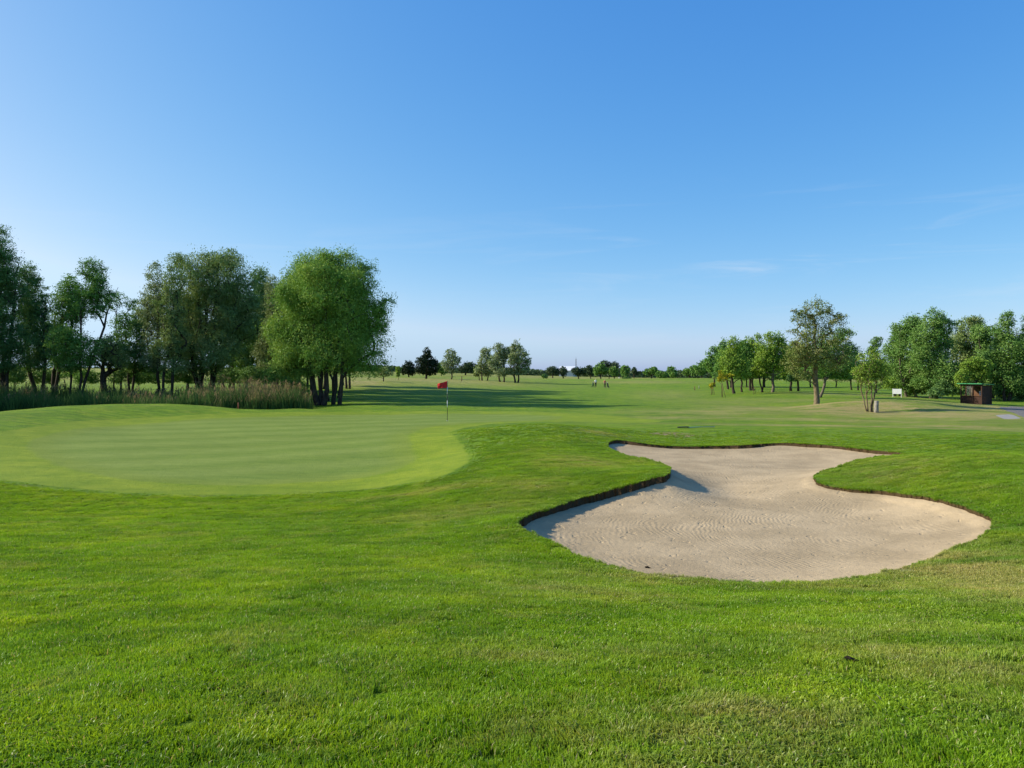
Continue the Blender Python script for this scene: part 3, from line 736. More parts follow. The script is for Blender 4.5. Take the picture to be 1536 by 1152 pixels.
        N = np.array(N)
        for j in range(1, len(N)):
            A, B = N[par[j]], N[j]; d = B-A; ln = np.linalg.norm(d)
            if ln < 1e-5: continue
            d /= ln; u = np.cross(d, [.31, .12, .94] if abs(d[2]) < .9 else [1, .1, 0]); u /= np.linalg.norm(u); w_ = np.cross(d, u)
            ra = rad[par[j]] if (par[j] == j-1 and j <= nseg) else min(rad[par[j]], rad[j]*1.25); rb = rad[j]
            base = len(vv)
            for P_, r_ in ((A, ra), (B+d*rb*.3, rb)):
                for t_ in ang: vv.append(P_+(u*math.cos(t_)+w_*math.sin(t_))*r_)
            for e in range(n): ff.append((base+e, base+(e+1) % n, base+n+(e+1) % n, base+n+e))
        np_mesh('trunk', np.array(vv)-np.array([0, 0, .0]), np.array(ff), BARK[bark], root, smooth=True)
        # sink the foot slightly
        me = root.children[-1].data if root.children else None
    return root

def build_trees():
    T = tree
    W = 'trees along the reed ditch'
    # ---- left row behind the reeds
    T('poplar_tree', 'tall dark tree cut off by the left edge of the photo', 'tree', -8, 70, [3, 9, -14], [(-6,392,30,50),(4,440,28,45),(-20,470,42,55),(14,505,28,35),(-8,382,15,24),(-35,520,35,40),(20,535,22,22),(2,550,14,12)], 'alder', lai=3.2, group=W)
    T('alder_tree', 'slim dark pointed tree beside the tall tree at the left edge', 'tree', 50, 73, [52, 62], [(45,418,13,26),(46,450,19,34),(50,485,24,34),(52,520,26,28),(40,470,14,26),(44,545,20,14),(62,540,16,16)], 'alder', lai=3.0, group=W)
    T('willow_tree', 'low rounded light green tree between two darker pointed trees', 'tree', 84, 76, [80, (86, 12)], [(99,434,17,23),(96,465,24,30),(84,505,30,28),(112,470,14,24),(76,535,20,20),(95,545,16,14)], 'broad', lai=2.4, group=W)
    T('alder_tree', 'tall leaning forked tree with a narrow bright top and open middle', 'tree', 114, 68, [(104, 14), (112, 24), (122, 40)], [(138,408,17,23),(142,436,20,22),(128,452,18,22),(146,466,18,14),(108,515,30,26),(132,525,26,20),(162,446,8,13),(112,545,22,14)], 'broad', lai=2.4, thick=.10, group=W, fill=.22)
    T('alder_tree', 'small thin tree with a bare snag rising from its top', 'tree', 178, 80, [175, (182, 14)], [(176,452,15,14),(184,490,17,22),(172,520,20,20),(196,455,9,9),(186,545,18,12)], 'broad', lai=1.5, thick=.09, group=W, fill=.15)
    T('willow_tree', 'thick trunked tree with a low pale green crown', 'tree', 161, 74, [160], [(166,520,20,18),(178,540,18,14),(152,535,16,14)], 'olive', lai=1.7, thick=.30, group=W)
    T('alder_tree', 'low dark tree in the gap left of the slender trees', 'tree', 202, 78, [192, 204], [(207,478,14,17),(214,500,18,22),(200,532,24,20),(226,535,18,18),(204,552,20,9),(236,550,14,10)], 'alder', lai=2.8, thick=.11, group=W)
    T('poplar_tree', 'tall slender light tree with a thin straight trunk', 'tree', 233, 75, [(231, 4)], [(232,412,13,21),(238,440,18,26),(232,470,22,28),(240,505,20,26),(222,455,12,16),(238,540,18,16)], 'silver', lai=1.5, thick=.12, group=W)
    T('poplar_tree', 'slender tree with a leaning dark trunk left of the big olive willow', 'tree', 247, 73, [(245, 18), (256, 8)], [(258,425,16,28),(254,460,20,30),(262,500,18,30),(248,525,20,18),(262,545,18,14)], 'olive', lai=1.9, thick=.12, group=W)
    T('willow_tree', 'broad olive green willow with many stems behind the reeds', 'tree', 306, 78, [(294, -14), (300, -6), (306, 6), (313, 22), (318, 44), (298, -30)],
      [(300,425,46,44),(338,420,38,40),(312,470,60,46),(352,475,34,46),(280,505,40,38),(330,525,48,26),(266,392,17,17),(345,385,22,14),(318,388,22,14),(372,440,14,30),(278,545,24,14),(318,548,40,12),(240,470,16,30)], 'olive', lai=3.0, thick=.17, droop=.35, slim=.38, group=W)
    T('alder_tree', 'dark tree standing between the two big willows', 'tree', 378, 88, [349, 369, 388], [(390,420,14,18),(396,450,18,26),(388,485,26,34),(376,520,28,26),(402,505,18,30),(360,540,20,14),(384,550,30,12),(350,470,16,30)], 'alder', lai=3.2, thick=.15, group=W)
    T('willow_tree', 'narrow pale tree just behind the left side of the big front willow', 'tree', 412, 84, [(406, 4), (412, 14)], [(410,432,12,20),(412,465,15,26),(408,500,16,26),(396,530,16,16),(404,552,18,12)], 'silver', lai=2.0, thick=.11, group=W)
    T('willow_tree', 'big round bright green willow at the corner of the putting green', 'tree', 492, 66, [(474, -34), (481, -12), (487, 4), (499, 22), (510, 36), (478, -44)],
      [(492,430,60,52),(520,455,56,56),(540,490,42,46),(450,455,36,42),(432,500,34,36),(478,505,60,44),(548,522,34,28),(512,396,38,20),(456,400,22,20),(440,532,36,22),(500,540,56,22),(562,475,22,36),(486,384,18,12),(556,548,26,14),(450,552,34,14),(428,556,20,11),(535,555,40,12),(474,440,46,44),(410,500,14,26)],
      'willow', lai=3.6, thick=.20, droop=.3, slim=.38, group=W)
    T('alder_tree', 'dark tree standing outside the left edge nearest the green, shading the reeds', 'tree', -240, 55, [-240], [(-240,430,66,60),(-230,500,80,60),(-250,380,40,40)], 'alder', lai=3, thick=.2)
    T('alder_tree', 'dark tree standing outside the left edge beyond its shading neighbour', 'tree', -190, 63, [-190], [(-190,430,60,60),(-185,500,70,60),(-195,375,40,36)], 'alder', lai=3, thick=.2)
    W2 = 'trees in the second row behind the ditch'
    T('alder_tree', 'dim tree in the second row behind the olive willow trunks', 'tree', 340, 100, [337, 344], [(340,470,24,30),(336,510,30,28),(350,535,26,16)], 'alder', lai=3.2, thick=.15, group=W2)
    T('alder_tree', 'dim tree in the second row behind the tree between the willows', 'tree', 400, 103, [398], [(402,455,22,30),(396,500,28,34),(408,535,24,18)], 'alder', lai=3.2, thick=.15, group=W2)
    T('alder_tree', 'dim tree hidden behind the left half of the big front willow', 'tree', 446, 99, [440, 450], [(446,445,30,36),(450,500,36,38),(440,540,30,16)], 'alder', lai=3.4, thick=.16, group=W2)
    T('alder_tree', 'dim tree hidden behind the middle of the big front willow', 'tree', 482, 108, [480, 486], [(484,440,34,36),(480,500,38,38),(490,545,34,14)], 'alder', lai=3.4, thick=.16, group=W2)
    T('alder_tree', 'dim tree hidden behind the front willow, nearest to it', 'tree', 470, 86, [466, 472], [(468,430,34,40),(474,490,42,44),(462,538,36,18)], 'alder', lai=3.2, thick=.15, group=W2)
    T('alder_tree', 'dim tree right behind the middle stems of the big front willow', 'tree', 488, 73, [486, 492], [(490,430,36,36),(494,485,46,42),(486,530,38,18)], 'alder', lai=3.4, thick=.13, group=W2)
    T('alder_tree', 'dim tree far back behind the middle of the big front willow', 'tree', 500, 103, [500], [(500,440,32,36),(502,500,36,38),(498,542,30,14)], 'alder', lai=3.4, thick=.15, group=W2)
    T('alder_tree', 'dim tree farthest back behind the right half of the big front willow', 'tree', 515, 121, [515], [(514,440,30,34),(516,495,34,36),(512,542,28,12)], 'alder', lai=3.4, thick=.15, group=W2)
    T('alder_tree', 'dim tree close behind the trunks of the big front willow', 'tree', 503, 79, [501, 507], [(502,435,34,38),(506,490,44,42),(498,535,36,16)], 'alder', lai=3.4, thick=.14, group=W2)
    T('alder_tree', 'dim tree hidden deep behind the left side of the big front willow', 'tree', 462, 93, [460], [(462,440,30,36),(466,490,38,40),(456,535,32,16)], 'alder', lai=3.4, thick=.15, group=W2)
    T('alder_tree', 'dim tree hidden behind the right half of the big front willow', 'tree', 522, 112, [520, 525], [(520,450,28,34),(524,500,32,36),(518,545,30,12)], 'alder', lai=3.4, thick=.16, group=W2)
    T('alder_tree', 'dim tree in the second row behind the slender trees', 'tree', 285, 96, [282], [(284,480,22,34),(280,525,26,22)], 'alder', lai=3, thick=.14, group=W2)
    T('scrub_bush', 'dark scrub at the foot of the tall tree by the left edge', 'bush', 14, 76, [], [(14,560.5,25,13.5),(30,569,12,7),(-2,570,12,6)], 'alder', lai=2.4, group='scrub along the tree row')
    T('scrub_bush', 'dark scrub below the slim pointed tree', 'bush', 66, 78, [], [(66,563.2,20,10.8),(78.8,570.6,9.6,5.6),(53.2,571.4,9.6,4.8)], 'alder', lai=2.4, group='scrub along the tree row')
    T('scrub_bush', 'green scrub right of the leaning forked tree', 'bush', 128, 79, [], [(128,564.55,17.5,9.45),(139.2,571.4,8.4,4.9),(116.8,572.1,8.4,4.2)], 'broad', lai=2.8, group='scrub along the tree row')
    T('scrub_bush', 'dark scrub below the tree with the bare snag', 'bush', 188, 80, [], [(188,561.85,22.5,12.15),(202.4,569.8,10.8,6.3),(173.6,570.7,10.8,5.4)], 'alder', lai=2.4, group='scrub along the tree row')
    T('scrub_bush', 'dark scrub below the slender light tree', 'bush', 222, 82, [], [(222,564.55,17.5,9.45),(233.2,571.4,8.4,4.9),(210.8,572.1,8.4,4.2)], 'alder', lai=2.4, group='scrub along the tree row')
    T('scrub_bush', 'green scrub left of the olive willow stems', 'bush', 270, 80, [], [(270,561.85,20,12.15),(282.8,569.8,9.6,6.3),(257.2,570.7,9.6,5.4)], 'broad', lai=2.8, group='scrub along the tree row')
    T('scrub_bush', 'dark scrub right of the olive willow stems', 'bush', 338, 84, [], [(338,563.2,27.5,10.8),(355.6,570.6,13.2,5.6),(320.4,571.4,13.2,4.8)], 'alder', lai=2.4, group='scrub along the tree row')
    T('scrub_bush', 'dark scrub below the tree between the two willows', 'bush', 380, 82, [], [(380,561.85,22.5,12.15),(394.4,569.8,10.8,6.3),(365.6,570.7,10.8,5.4)], 'alder', lai=2.4, group='scrub along the tree row')
    T('scrub_bush', 'green scrub left of the big front willow', 'bush', 420, 80, [], [(420,560.5,22.5,13.5),(434.4,569,10.8,7),(405.6,570,10.8,6)], 'broad', lai=2.8, group='scrub along the tree row')
    # bushes and low trees beyond the row
    B = 'bushes beyond the tree row'
    T('dark_bush', 'dark low bush behind the slender trees', 'bush', 236, 150, [], [(225,561,18,7),(250,562,16,6),(205,563,10,5)], 'alder', lai=3, group=B)
    T('green_bush', 'pale green bush seen between the left trunks', 'bush', 100, 150, [], [(95,563,14,5),(115,561,12,6)], 'lime', lai=2, group=B)
    T('green_bush', 'green bush just left of the big front willow trunks', 'bush', 440, 74, [], [(432,580,12,12),(452,584,16,12),(444,572,12,10)], 'broad', lai=1.8, group=B)
    T('fruit_tree', 'small thin fruit tree with a short dark trunk beside the shaded rough', 'tree', 575, 138, [575], [(575,557,9,8),(568,561,7,5),(584,560,7,5)], 'olive', lai=1.2, thick=.10)
    T('sapling', 'thin young tree on the sunlit rough right of the fruit tree', 'tree', 597, 150, [597], [(597,555,4,7),(597,562,3,4)], 'lime', lai=1.3, thick=.04)
    # ---- middle group
    T('pine_tree', 'dark pine standing out on the far rough', 'tree', 639, 200, [639], [(641,530,6,9),(640,541,12,9),(646,551,14,9),(634,553,12,9),(630,541,8,4),(650,543,8,4),(642,558,13,5)], 'pine', lai=4.5, thick=.28, clus=1.3)
    T('spruce_tree', 'small dark round tree left of the pine', 'tree', 613, 235, [613], [(613,551,9,10),(606,556,7,6),(618,557,7,6)], 'pine', lai=4, thick=.2)
    T('birch_tree', 'pale airy tree right of the dark pine', 'tree', 677, 195, [(677, 1)], [(675,532,9,9),(682,541,10,10),(671,546,10,10),(679,555,11,5)], 'silver', lai=2.0, thick=.17)
    T('round_bush', 'light green rounded bush between the pine and the airy tree', 'bush', 662, 262, [662], [(660,552,7,8),(666,556,6,6)], 'broad', lai=3, thick=.12)
    T('oak_tree', 'dark spreading tree behind the airy pale tree', 'tree', 701, 285, [698], [(704,549,11,6),(694,554,10,5),(714,555,9,5)], 'far', lai=4, thick=.25)
    M = 'pale trees in the group beyond the flag'
    T('poplar_tree', 'upright leftmost pale tree in the group beyond the flag', 'tree', 726, 187, [723, 731], [(728,529,8,8),(728,541,12,10),(725,554,12,9),(734,556,8,9)], 'silver', lai=2.6, thick=.15, group=M)
    T('low_bush', 'low olive bush at the foot of the leftmost pale tree beyond the flag', 'bush', 719, 189, [719], [(718,555,7,8),(714,560,4,5)], 'olive', lai=2, thick=.1)
    T('poplar_tree', 'pale double trunked middle tree in the group beyond the flag', 'tree', 753, 178, [750, 756], [(748,523,9,9),(757,532,12,11),(747,541,12,11),(752,556,14,9),(740,548,7,9)], 'silver', lai=2.8, thick=.17, group=M)
    T('poplar_tree', 'pale tallest rightmost tree in the group beyond the flag', 'tree', 776, 177, [773, 777], [(774,521,8,9),(780,533,11,11),(770,540,9,10),(784,549,11,10),(774,557,12,7),(792,543,6,8),(768,528,7,9)], 'silver', lai=2.8, thick=.19, group=M)
    # ---- far trees along the end of the fairway
    G = 'far trees at the end of the fairway'
    far = [(829,300,[(829,556,9,7),(835,558,5,5)],'far','low wide far tree left of the white building'),
     (845,300,[(845,557,6,7)],'far','small far tree standing before the white building'),
     (868,310,[(865,557,8,6),(874,557,6,5)],'far','low far tree right of the white building below the mast'),
     (886,330,[(884,555,6,7),(888,557,6,6)],'far','far tree on the left end of the big dark clump'),
     (901,275,[(900,552,8,8),(906,556,7,6),(895,557,6,6)],'broad','bright rounded tree in front of the big dark clump'),
     (914,340,[(908,548,9,7),(920,551,9,8),(912,556,12,6)],'far','tallest dark tree mass behind the golfers'),
     (921,270,[(920,557,7,7),(923,560,5,4)],'broad','small green tree in front of the dark clump, beside the round tree'),
     (938,260,[(938,554,7,7),(937,560,6,6)],'broad','dense round tree standing alone right of the dark clump'),
     (951,360,[(951,556,4,5),(956,560,4,3)],'far','small bluish far tree right of the round tree'),
     (977,245,[(979,556,7,6),(971,558,6,5),(984,560,4,4)],'broad','wide crowned far tree with a clear trunk'),
     (991,225,[(989,562,5,6),(996,563,5,6)],'broad','low ragged tree between two taller far trees'),
     (1008,240,[(1008,556,7,7),(1010,561,6,5)],'broad','rounded far tree at the right end of the open fairway')]
    for p, y, lo, lf, lb in far: T('fairway_tree', lb, 'tree', p, y, [p], lo, lf, lai=4, thick=.22, group=G)
    T('round_bush', 'dark clipped looking bush in front of the round far tree', 'bush', 940, 235, [], [(937,568,4,2.6),(943,568,3.6,2.4)], 'alder', lai=4)
    T('round_bush', 'small bush on the crest beyond the tree shadows', 'bush', 817, 245, [], [(816,564,4,3),(819,565,3,2.4)], 'alder', lai=4)
    # ---- right grove
    K = 'trees of the right grove'
    T('grove_tree', 'farthest low tree at the left tip of the grove', 'tree', 1034, 255, [1034], [(1032,558,8,6),(1040,556,8,8)], 'broad', lai=4, thick=.2, group=K)
    T('grove_tree', 'second farthest rounded tree of the grove', 'tree', 1052, 225, [1052], [(1050,554,9,9),(1058,550,9,10)], 'broad', lai=4, thick=.2, group=K)
    T('grove_tree', 'ragged tree with dark tufts stepping out of the grove outline', 'tree', 1072, 160, [1072], [(1070,525,7,5),(1078,535,11,10),(1066,545,10,12),(1076,558,13,10),(1062,531,5,3),(1088,560,12,8)], 'broad', lai=3.2, thick=.18, group=K)
    T('grove_tree', 'broad tree behind the golden sapling', 'tree', 1090, 132, [1092], [(1086,520,9,8),(1090,535,16,14),(1084,552,14,11),(1098,552,12,10),(1088,512,5,3)], 'broad', lai=3, thick=.16, group=K)
    T('grove_tree', 'leaning front tree with a long bare dark trunk at the left of the grove', 'tree', 1101, 100, [(1101, -4)], [(1103,518,12,12),(1098,532,13,12),(1108,545,12,14),(1096,556,14,9),(1112,562,13,7),(1090,545,12,12)], 'lime', lai=3.2, thick=.15, group=K)
    T('grove_tree', 'slim tree with a thin bent trunk in the middle of the grove', 'tree', 1112, 106, [(1113, -6)], [(1114,525,12,14),(1110,552,17,16),(1122,548,15,18),(1106,535,12,14)], 'broad', lai=3.2, thick=.13, group=K)
    T('grove_tree', 'twin trunked tree in the middle of the grove', 'tree', 1128, 114, [1126, 1131], [(1127,514,9,11),(1132,530,14,14),(1124,550,18,18),(1140,540,14,16),(1118,520,10,10),(1138,505,5,5),(1136,556,12,10)], 'lime', lai=2.8, thick=.14, group=K)
    T('grove_tree', 'low dark tree with a forked trunk in the grove', 'tree', 1143, 105, [(1142, 6), (1144, -8)], [(1143,553,17,11),(1136,548,10,8),(1152,548,9,8)], 'alder', lai=3, thick=.10, group=K)
    T('grove_tree', 'tallest bright tree of the grove with a stout pale trunk', 'tree', 1159, 104, [(1159, -4)], [(1157,508,13,11),(1166,520,14,12),(1150,528,14,12),(1160,540,20,12),(1142,538,12,12),(1174,542,14,16),(1150,553,20,12),(1140,520,9,10),(1176,522,9,9)], 'lime', 'grey', lai=3.2, thick=.19, group=K)
    T('grove_tree', 'yellowish tree just left of the tall open robinia', 'tree', 1190, 112, [1186, 1198], [(1188,528,16,15),(1196,545,18,14),(1178,548,16,16),(1206,532,14,16),(1194,562,18,8)], 'lime', lai=3, thick=.15, group=K)
    for i_, (p_, y_, lo_, lb_) in enumerate([(1096,150,[(1094,548,16,16),(1104,556,14,12),(1084,560,12,9)],'dim tree filling the gap behind the leaning front tree of the grove'),
        (1120,152,[(1118,540,16,20),(1128,554,16,14),(1110,558,12,10)],'dim tree filling the gap behind the twin trunked tree'),
        (1147,148,[(1146,540,16,20),(1156,555,16,13),(1136,558,12,10)],'dim tree filling the gap behind the stout pale trunk'),
        (1216,150,[(1212,545,18,18),(1226,556,16,13),(1200,558,14,10)],'dim tree in the back of the grove left of the robinia trunk'),
        (1254,152,[(1250,548,18,18),(1266,556,16,13),(1240,560,12,9)],'dim tree in the back of the grove right of the robinia trunk')]):
        T('grove_tree', lb_, 'tree', p_, y_, [p_], lo_, 'alder', lai=3.4, thick=.14, group='dim trees at the back of the grove')
    T('dark_bush', 'dark shrub under the grove between the trunks', 'bush', 1168, 140, [], [(1165,562,12,8),(1178,564,9,6)], 'alder', lai=4)
    T('dark_bush', 'dark blue green shrub left of the robinia trunk', 'bush', 1203, 100, [], [(1195,564,12,8),(1208,560,9,10),(1186,570,5,3)], 'alder', lai=3.5)
    T('robinia_tree', 'tall open robinia with bare twigs in its top and a stout trunk', 'tree', 1225, 63, [(1225, -3)],
      [(1229,462,22,15),(1212,480,22,12),(1248,480,22,14),(1228,498,38,14),(1206,516,26,14),(1246,516,24,16),(1222,535,38,16),(1200,548,20,14),(1246,546,22,14),(1190,497,11,5),(1268,498,10,7),(1196,532,22,12),(1200,468,10,6),(1186,545,14,12),(1206,564,20,7),(1262,535,14,14)], 'robinia', 'tan', lai=1.4, thick=.19, clus=1.35, fill=.18, grow=1.04)
    T('grove_tree', 'leafy tree half hidden behind the tall robinia', 'tree', 1232, 80, [1230], [(1246,520,24,20),(1262,502,14,11),(1254,548,28,17),(1226,552,26,13),(1270,528,14,16),(1262,563,22,8)], 'broad', 'grey', lai=2.6, thick=.13, group=K)
    T('grove_tree', 'dark tree in the gap between the robinia and the small tree', 'tree', 1282, 128, [1278, 1288], [(1278,552,12,13),(1290,556,11,11),(1268,562,14,9),(1284,535,8,8),(1296,566,12,7)], 'alder', lai=3, thick=.12, group=K)
    T('grove_tree', 'dark bluish tree rising behind the small tree', 'tree', 1314, 112, [1314], [(1314,514,8,9),(1312,530,9,12),(1316,548,12,14),(1304,552,9,10)], 'wood', lai=2.6, thick=.14, group=K)
    T('hawthorn_tree', 'small multi stemmed tree beside the weathered post', 'tree', 1306, 54, [(1301, -16), (1305, 2), (1308, 14), (1303, -6)],
      [(1304,545,18,14),(1292,556,13,11),(1322,548,13,13),(1308,562,18,11),(1286,560,8,8),(1312,530,9,7),(1328,560,11,10),(1306,573,22,11),(1298,560,18,14),(1296,538,12,10),(1318,556,16,14)], 'lime', 'tan', lai=1.7, thick=.05, small=True, clus=1.4, fill=.2)
    # ---- right wood
    Q = 'trees of the right wood'
    T('wood_tree', 'leftmost narrow tree of the right wood, behind the white sign', 'tree', 1344, 102, [1342, 1350], [(1346,508,12,16),(1340,530,15,18),(1348,555,20,18),(1334,560,14,12),(1346,578,18,10)], 'wood', lai=3, thick=.14, group=Q)
    T('wood_tree', 'light green tree second from the left of the right wood', 'tree', 1364, 98, [1360, 1374], [(1362,498,17,18),(1372,488,15,14),(1364,525,24,20),(1362,555,26,18),(1366,578,22,10)], 'wood', 'grey', lai=3.2, thick=.14, group=Q)
    T('wood_tree', 'tallest broad tree of the right wood left of the shelter', 'tree', 1400, 94, [1396, 1404], [(1398,480,18,14),(1414,492,18,18),(1392,505,24,20),(1410,520,26,22),(1395,545,28,20),(1412,560,24,20),(1390,572,22,12),(1414,582,20,10),(1380,530,14,20)], 'wood', lai=3.6, thick=.2, group=Q)
    T('wood_tree', 'olive topped tree behind the shelter', 'tree', 1452, 104, [1448, 1460], [(1452,490,15,16),(1464,484,12,10),(1450,512,22,18),(1462,530,22,18),(1444,540,18,20),(1440,565,18,16),(1436,515,12,16)], 'olive', lai=3.2, thick=.16, group=Q)
    T('wood_bush', 'bright yellow green rounded bush above the shelter roof', 'bush', 1462, 90, [1456, 1466], [(1462,545,14,9),(1474,550,13,10),(1450,552,8,10),(1440,568,9,14),(1468,562,14,8)], 'lime', lai=3.2, thick=.08)
    T('wood_tree', 'dark filled tree between the shelter and the tall pointed tree', 'tree', 1482, 100, [1480, 1488], [(1476,500,14,15),(1488,515,18,20),(1480,545,22,22),(1494,565,22,20),(1478,580,16,12)], 'wood', lai=3.4, thick=.16, group=Q)
    T('wood_tree', 'tall pointed tree near the right edge of the photo', 'tree', 1510, 92, [1506, 1514], [(1509,478,9,13),(1507,500,16,18),(1514,525,22,22),(1508,555,24,20),(1522,578,22,12),(1496,535,14,18)], 'wood', lai=3.4, thick=.18, group=Q)
    T('wood_tree', 'tree cut off by the right edge of the photo', 'tree', 1545, 92, [1542, 1550], [(1546,490,15,18),(1540,520,18,22),(1552,545,24,28),(1534,570,22,20),(1570,520,24,34)], 'wood', lai=3.4, thick=.18, group=Q)
    T('low_bush', 'low bright bush behind the white sign', 'bush', 1336, 96, [], [(1334,574,11,9),(1344,580,8,6)], 'lime', lai=2.6)
    T('dark_bush', 'dark undergrowth bush left of the shelter', 'bush', 1420, 92, [], [(1416,580,14,12),(1430,582,14,11),(1402,588,12,8)], 'alder', lai=3.2)
    T('dark_bush', 'dark undergrowth bush right of the shelter', 'bush', 1512, 94, [], [(1506,588,14,12),(1528,590,14,12),(1545,588,12,12)], 'alder', lai=3.2)
    T('wood_bush', 'dark bush filling the wood edge between the white sign and the tallest tree', 'bush', 1376, 100, [], [(1372,582,16,10),(1384,578,12,12),(1360,588,10,6)], 'wood', lai=3.4)
    T('dark_bush', 'dark bush in the shade deep behind the shelter', 'bush', 1480, 112, [], [(1470,575,26,18),(1500,572,26,20),(1440,575,22,16),(1530,570,26,22)], 'alder', lai=3.6)
    # ---- two staked saplings
    T('sapling', 'golden leaved sapling tied to two stakes before the grove', 'tree', 1083, 88, [1083], [(1081,562,4,6),(1085,568,7,4),(1095,563,5,3),(1079,569,4,4)], 'gold', lai=1.6, thick=.03, small=True)
    T('sapling', 'tiny golden sapling between stakes left of the taller one', 'tree', 1068, 97, [1068], [(1067,579,2.4,4),(1069,576,2,2)], 'gold', lai=1.8, thick=.025, small=True)

def build_far_wood():
    """wooded skyline beyond the course, too far to tell one crown from another"""
    g = np.random.default_rng(5)
    prof = [(-300,552),(380,552),(520,549),(560,545),(590,549),(605,552),(660,553),(720,552),(780,553),(800,553),(812,555),(830,555),(860,556),(880,553),(905,549),(925,551),(945,557),(965,558),(1000,557),(1030,554),(1080,552),(1200,548),(1300,548),(1900,548)]
    n = 60000
    px = g.uniform(-300, 1900, n); Y = g.uniform(440, 520, n)
    top = np.interp(px, *zip(*prof)); x = to_x(px, Y)
    bump = .5+.5*np.sin(x*.16+1.5*np.sin(x*.053))*np.sin(x*.077+Y*.05+1)
    zt = to_z(top, 470)*(.72+.34*bump); z0 = H0(x, Y)
    v = g.uniform(0, 1, n)**.8
    P = np.stack([x+g.normal(0, .6, n), Y, z0+(zt-z0)*v], 1)
    a = g.normal(size=(n, 3)); a /= np.linalg.norm(a, axis=1)[:, None]; b = np.cross(a, g.normal(size=(n, 3))); b /= np.linalg.norm(b, axis=1)[:, None]
    s = g.uniform(.6, 1.3, n)[:, None]
    V = np.stack([P-a*s, P+b*s*.6, P+a*s, P-b*s*.6], 1)
    o = np_mesh('distant_wood', V.reshape(-1, 3), np.arange(4*n).reshape(-1, 4), LEAF['far'], attrs={'rnd': ('FACE', g.uniform(0, 1, n)), 'tint': ('FACE', g.uniform(0, 1, n)*bump)})
    tag(o, 'low dark wooded skyline along the far end of the course', 'wood', kind='stuff')
# ------------------------------------------------------------------ things on the course
M_WHITE = plain('white_paint', (.78, .78, .76), .5, .3, .06)
M_BLACK = plain('black_paint', (.02, .02, .022), .4, .4, .2)
M_RED = plain('red_cloth', (.62, .028, .03), .75, .2, .15)
M_POST = plain('weathered_wood', (.30, .275, .225), .9, .1, .35, 9.0, (3, 3, .6), .4)
M_STAKE = plain('stake_wood', (.20, .14, .08), .9, .1, .3, 9.0, (3, 3, .6))
M_HUT = plain('brown_stained_boards', (.058, .028, .018), .75, .2, .45, 5.0, (1, 1, 8), .5)
M_HUTIN = plain('inner_boards', (.16, .085, .045), .8, .15, .4, 5.0, (1, 1, 6), .3)
M_GREENROOF = plain('green_roof_sheet', (.05, .30, .12), .5, .3, .2)
M_CONC = plain('concrete', (.42, .40, .35), .9, .1, .2, 4.0)
M_METAL = plain('grey_metal', (.35, .36, .38), .4, .5, .15, metal=.8)
M_BLUE = plain('blue_plastic', (.09, .25, .33), .5, .3, .1)
M_SOIL = plain('dark_soil', (.035, .028, .02), .95, .05, .5, 40.0, bump=.6)
M_ROOFW = plain('white_roof', (.80, .82, .84), .45, .4, .05)
M_WALLW = plain('pale_wall', (.55, .56, .56), .8, .2, .08)
M_SKIN = plain('skin', (.50, .30, .21), .6, .3, .08)
M_HAIR = plain('grey_hair', (.30, .28, .26), .8, .2, .2)
M_NAVY = plain('dark_trousers', (.025, .028, .035), .85, .1, .2)
M_SHIRTW = plain('pale_blue_shirt', (.86, .88, .90), .85, .1, .08)
M_SHIRTR = plain('coral_shirt', (.88, .22, .17), .85, .1, .1)
M_SHIRTB = plain('blue_shirt', (.10, .17, .36), .85, .1, .1)
M_BEIGE = plain('beige_trousers', (.50, .45, .36), .85, .1, .1)
M_BAGG = plain('dark_green_bag', (.015, .06, .035), .7, .2, .2)
m_gl, _t = new_mat('window_glass')
_g = _t.n.new('ShaderNodeBsdfPrincipled'); _g.inputs['Base Color'].default_value = (.75, .82, .80, 1); _g.inputs['Roughness'].default_value = .03
_g.inputs['Transmission Weight'].default_value = .92; _t.out(_g.outputs[0]); M_GLASS = m_gl

def at(px, Y):
    x = to_x(px, Y); return (x, Y, H(x, Y))

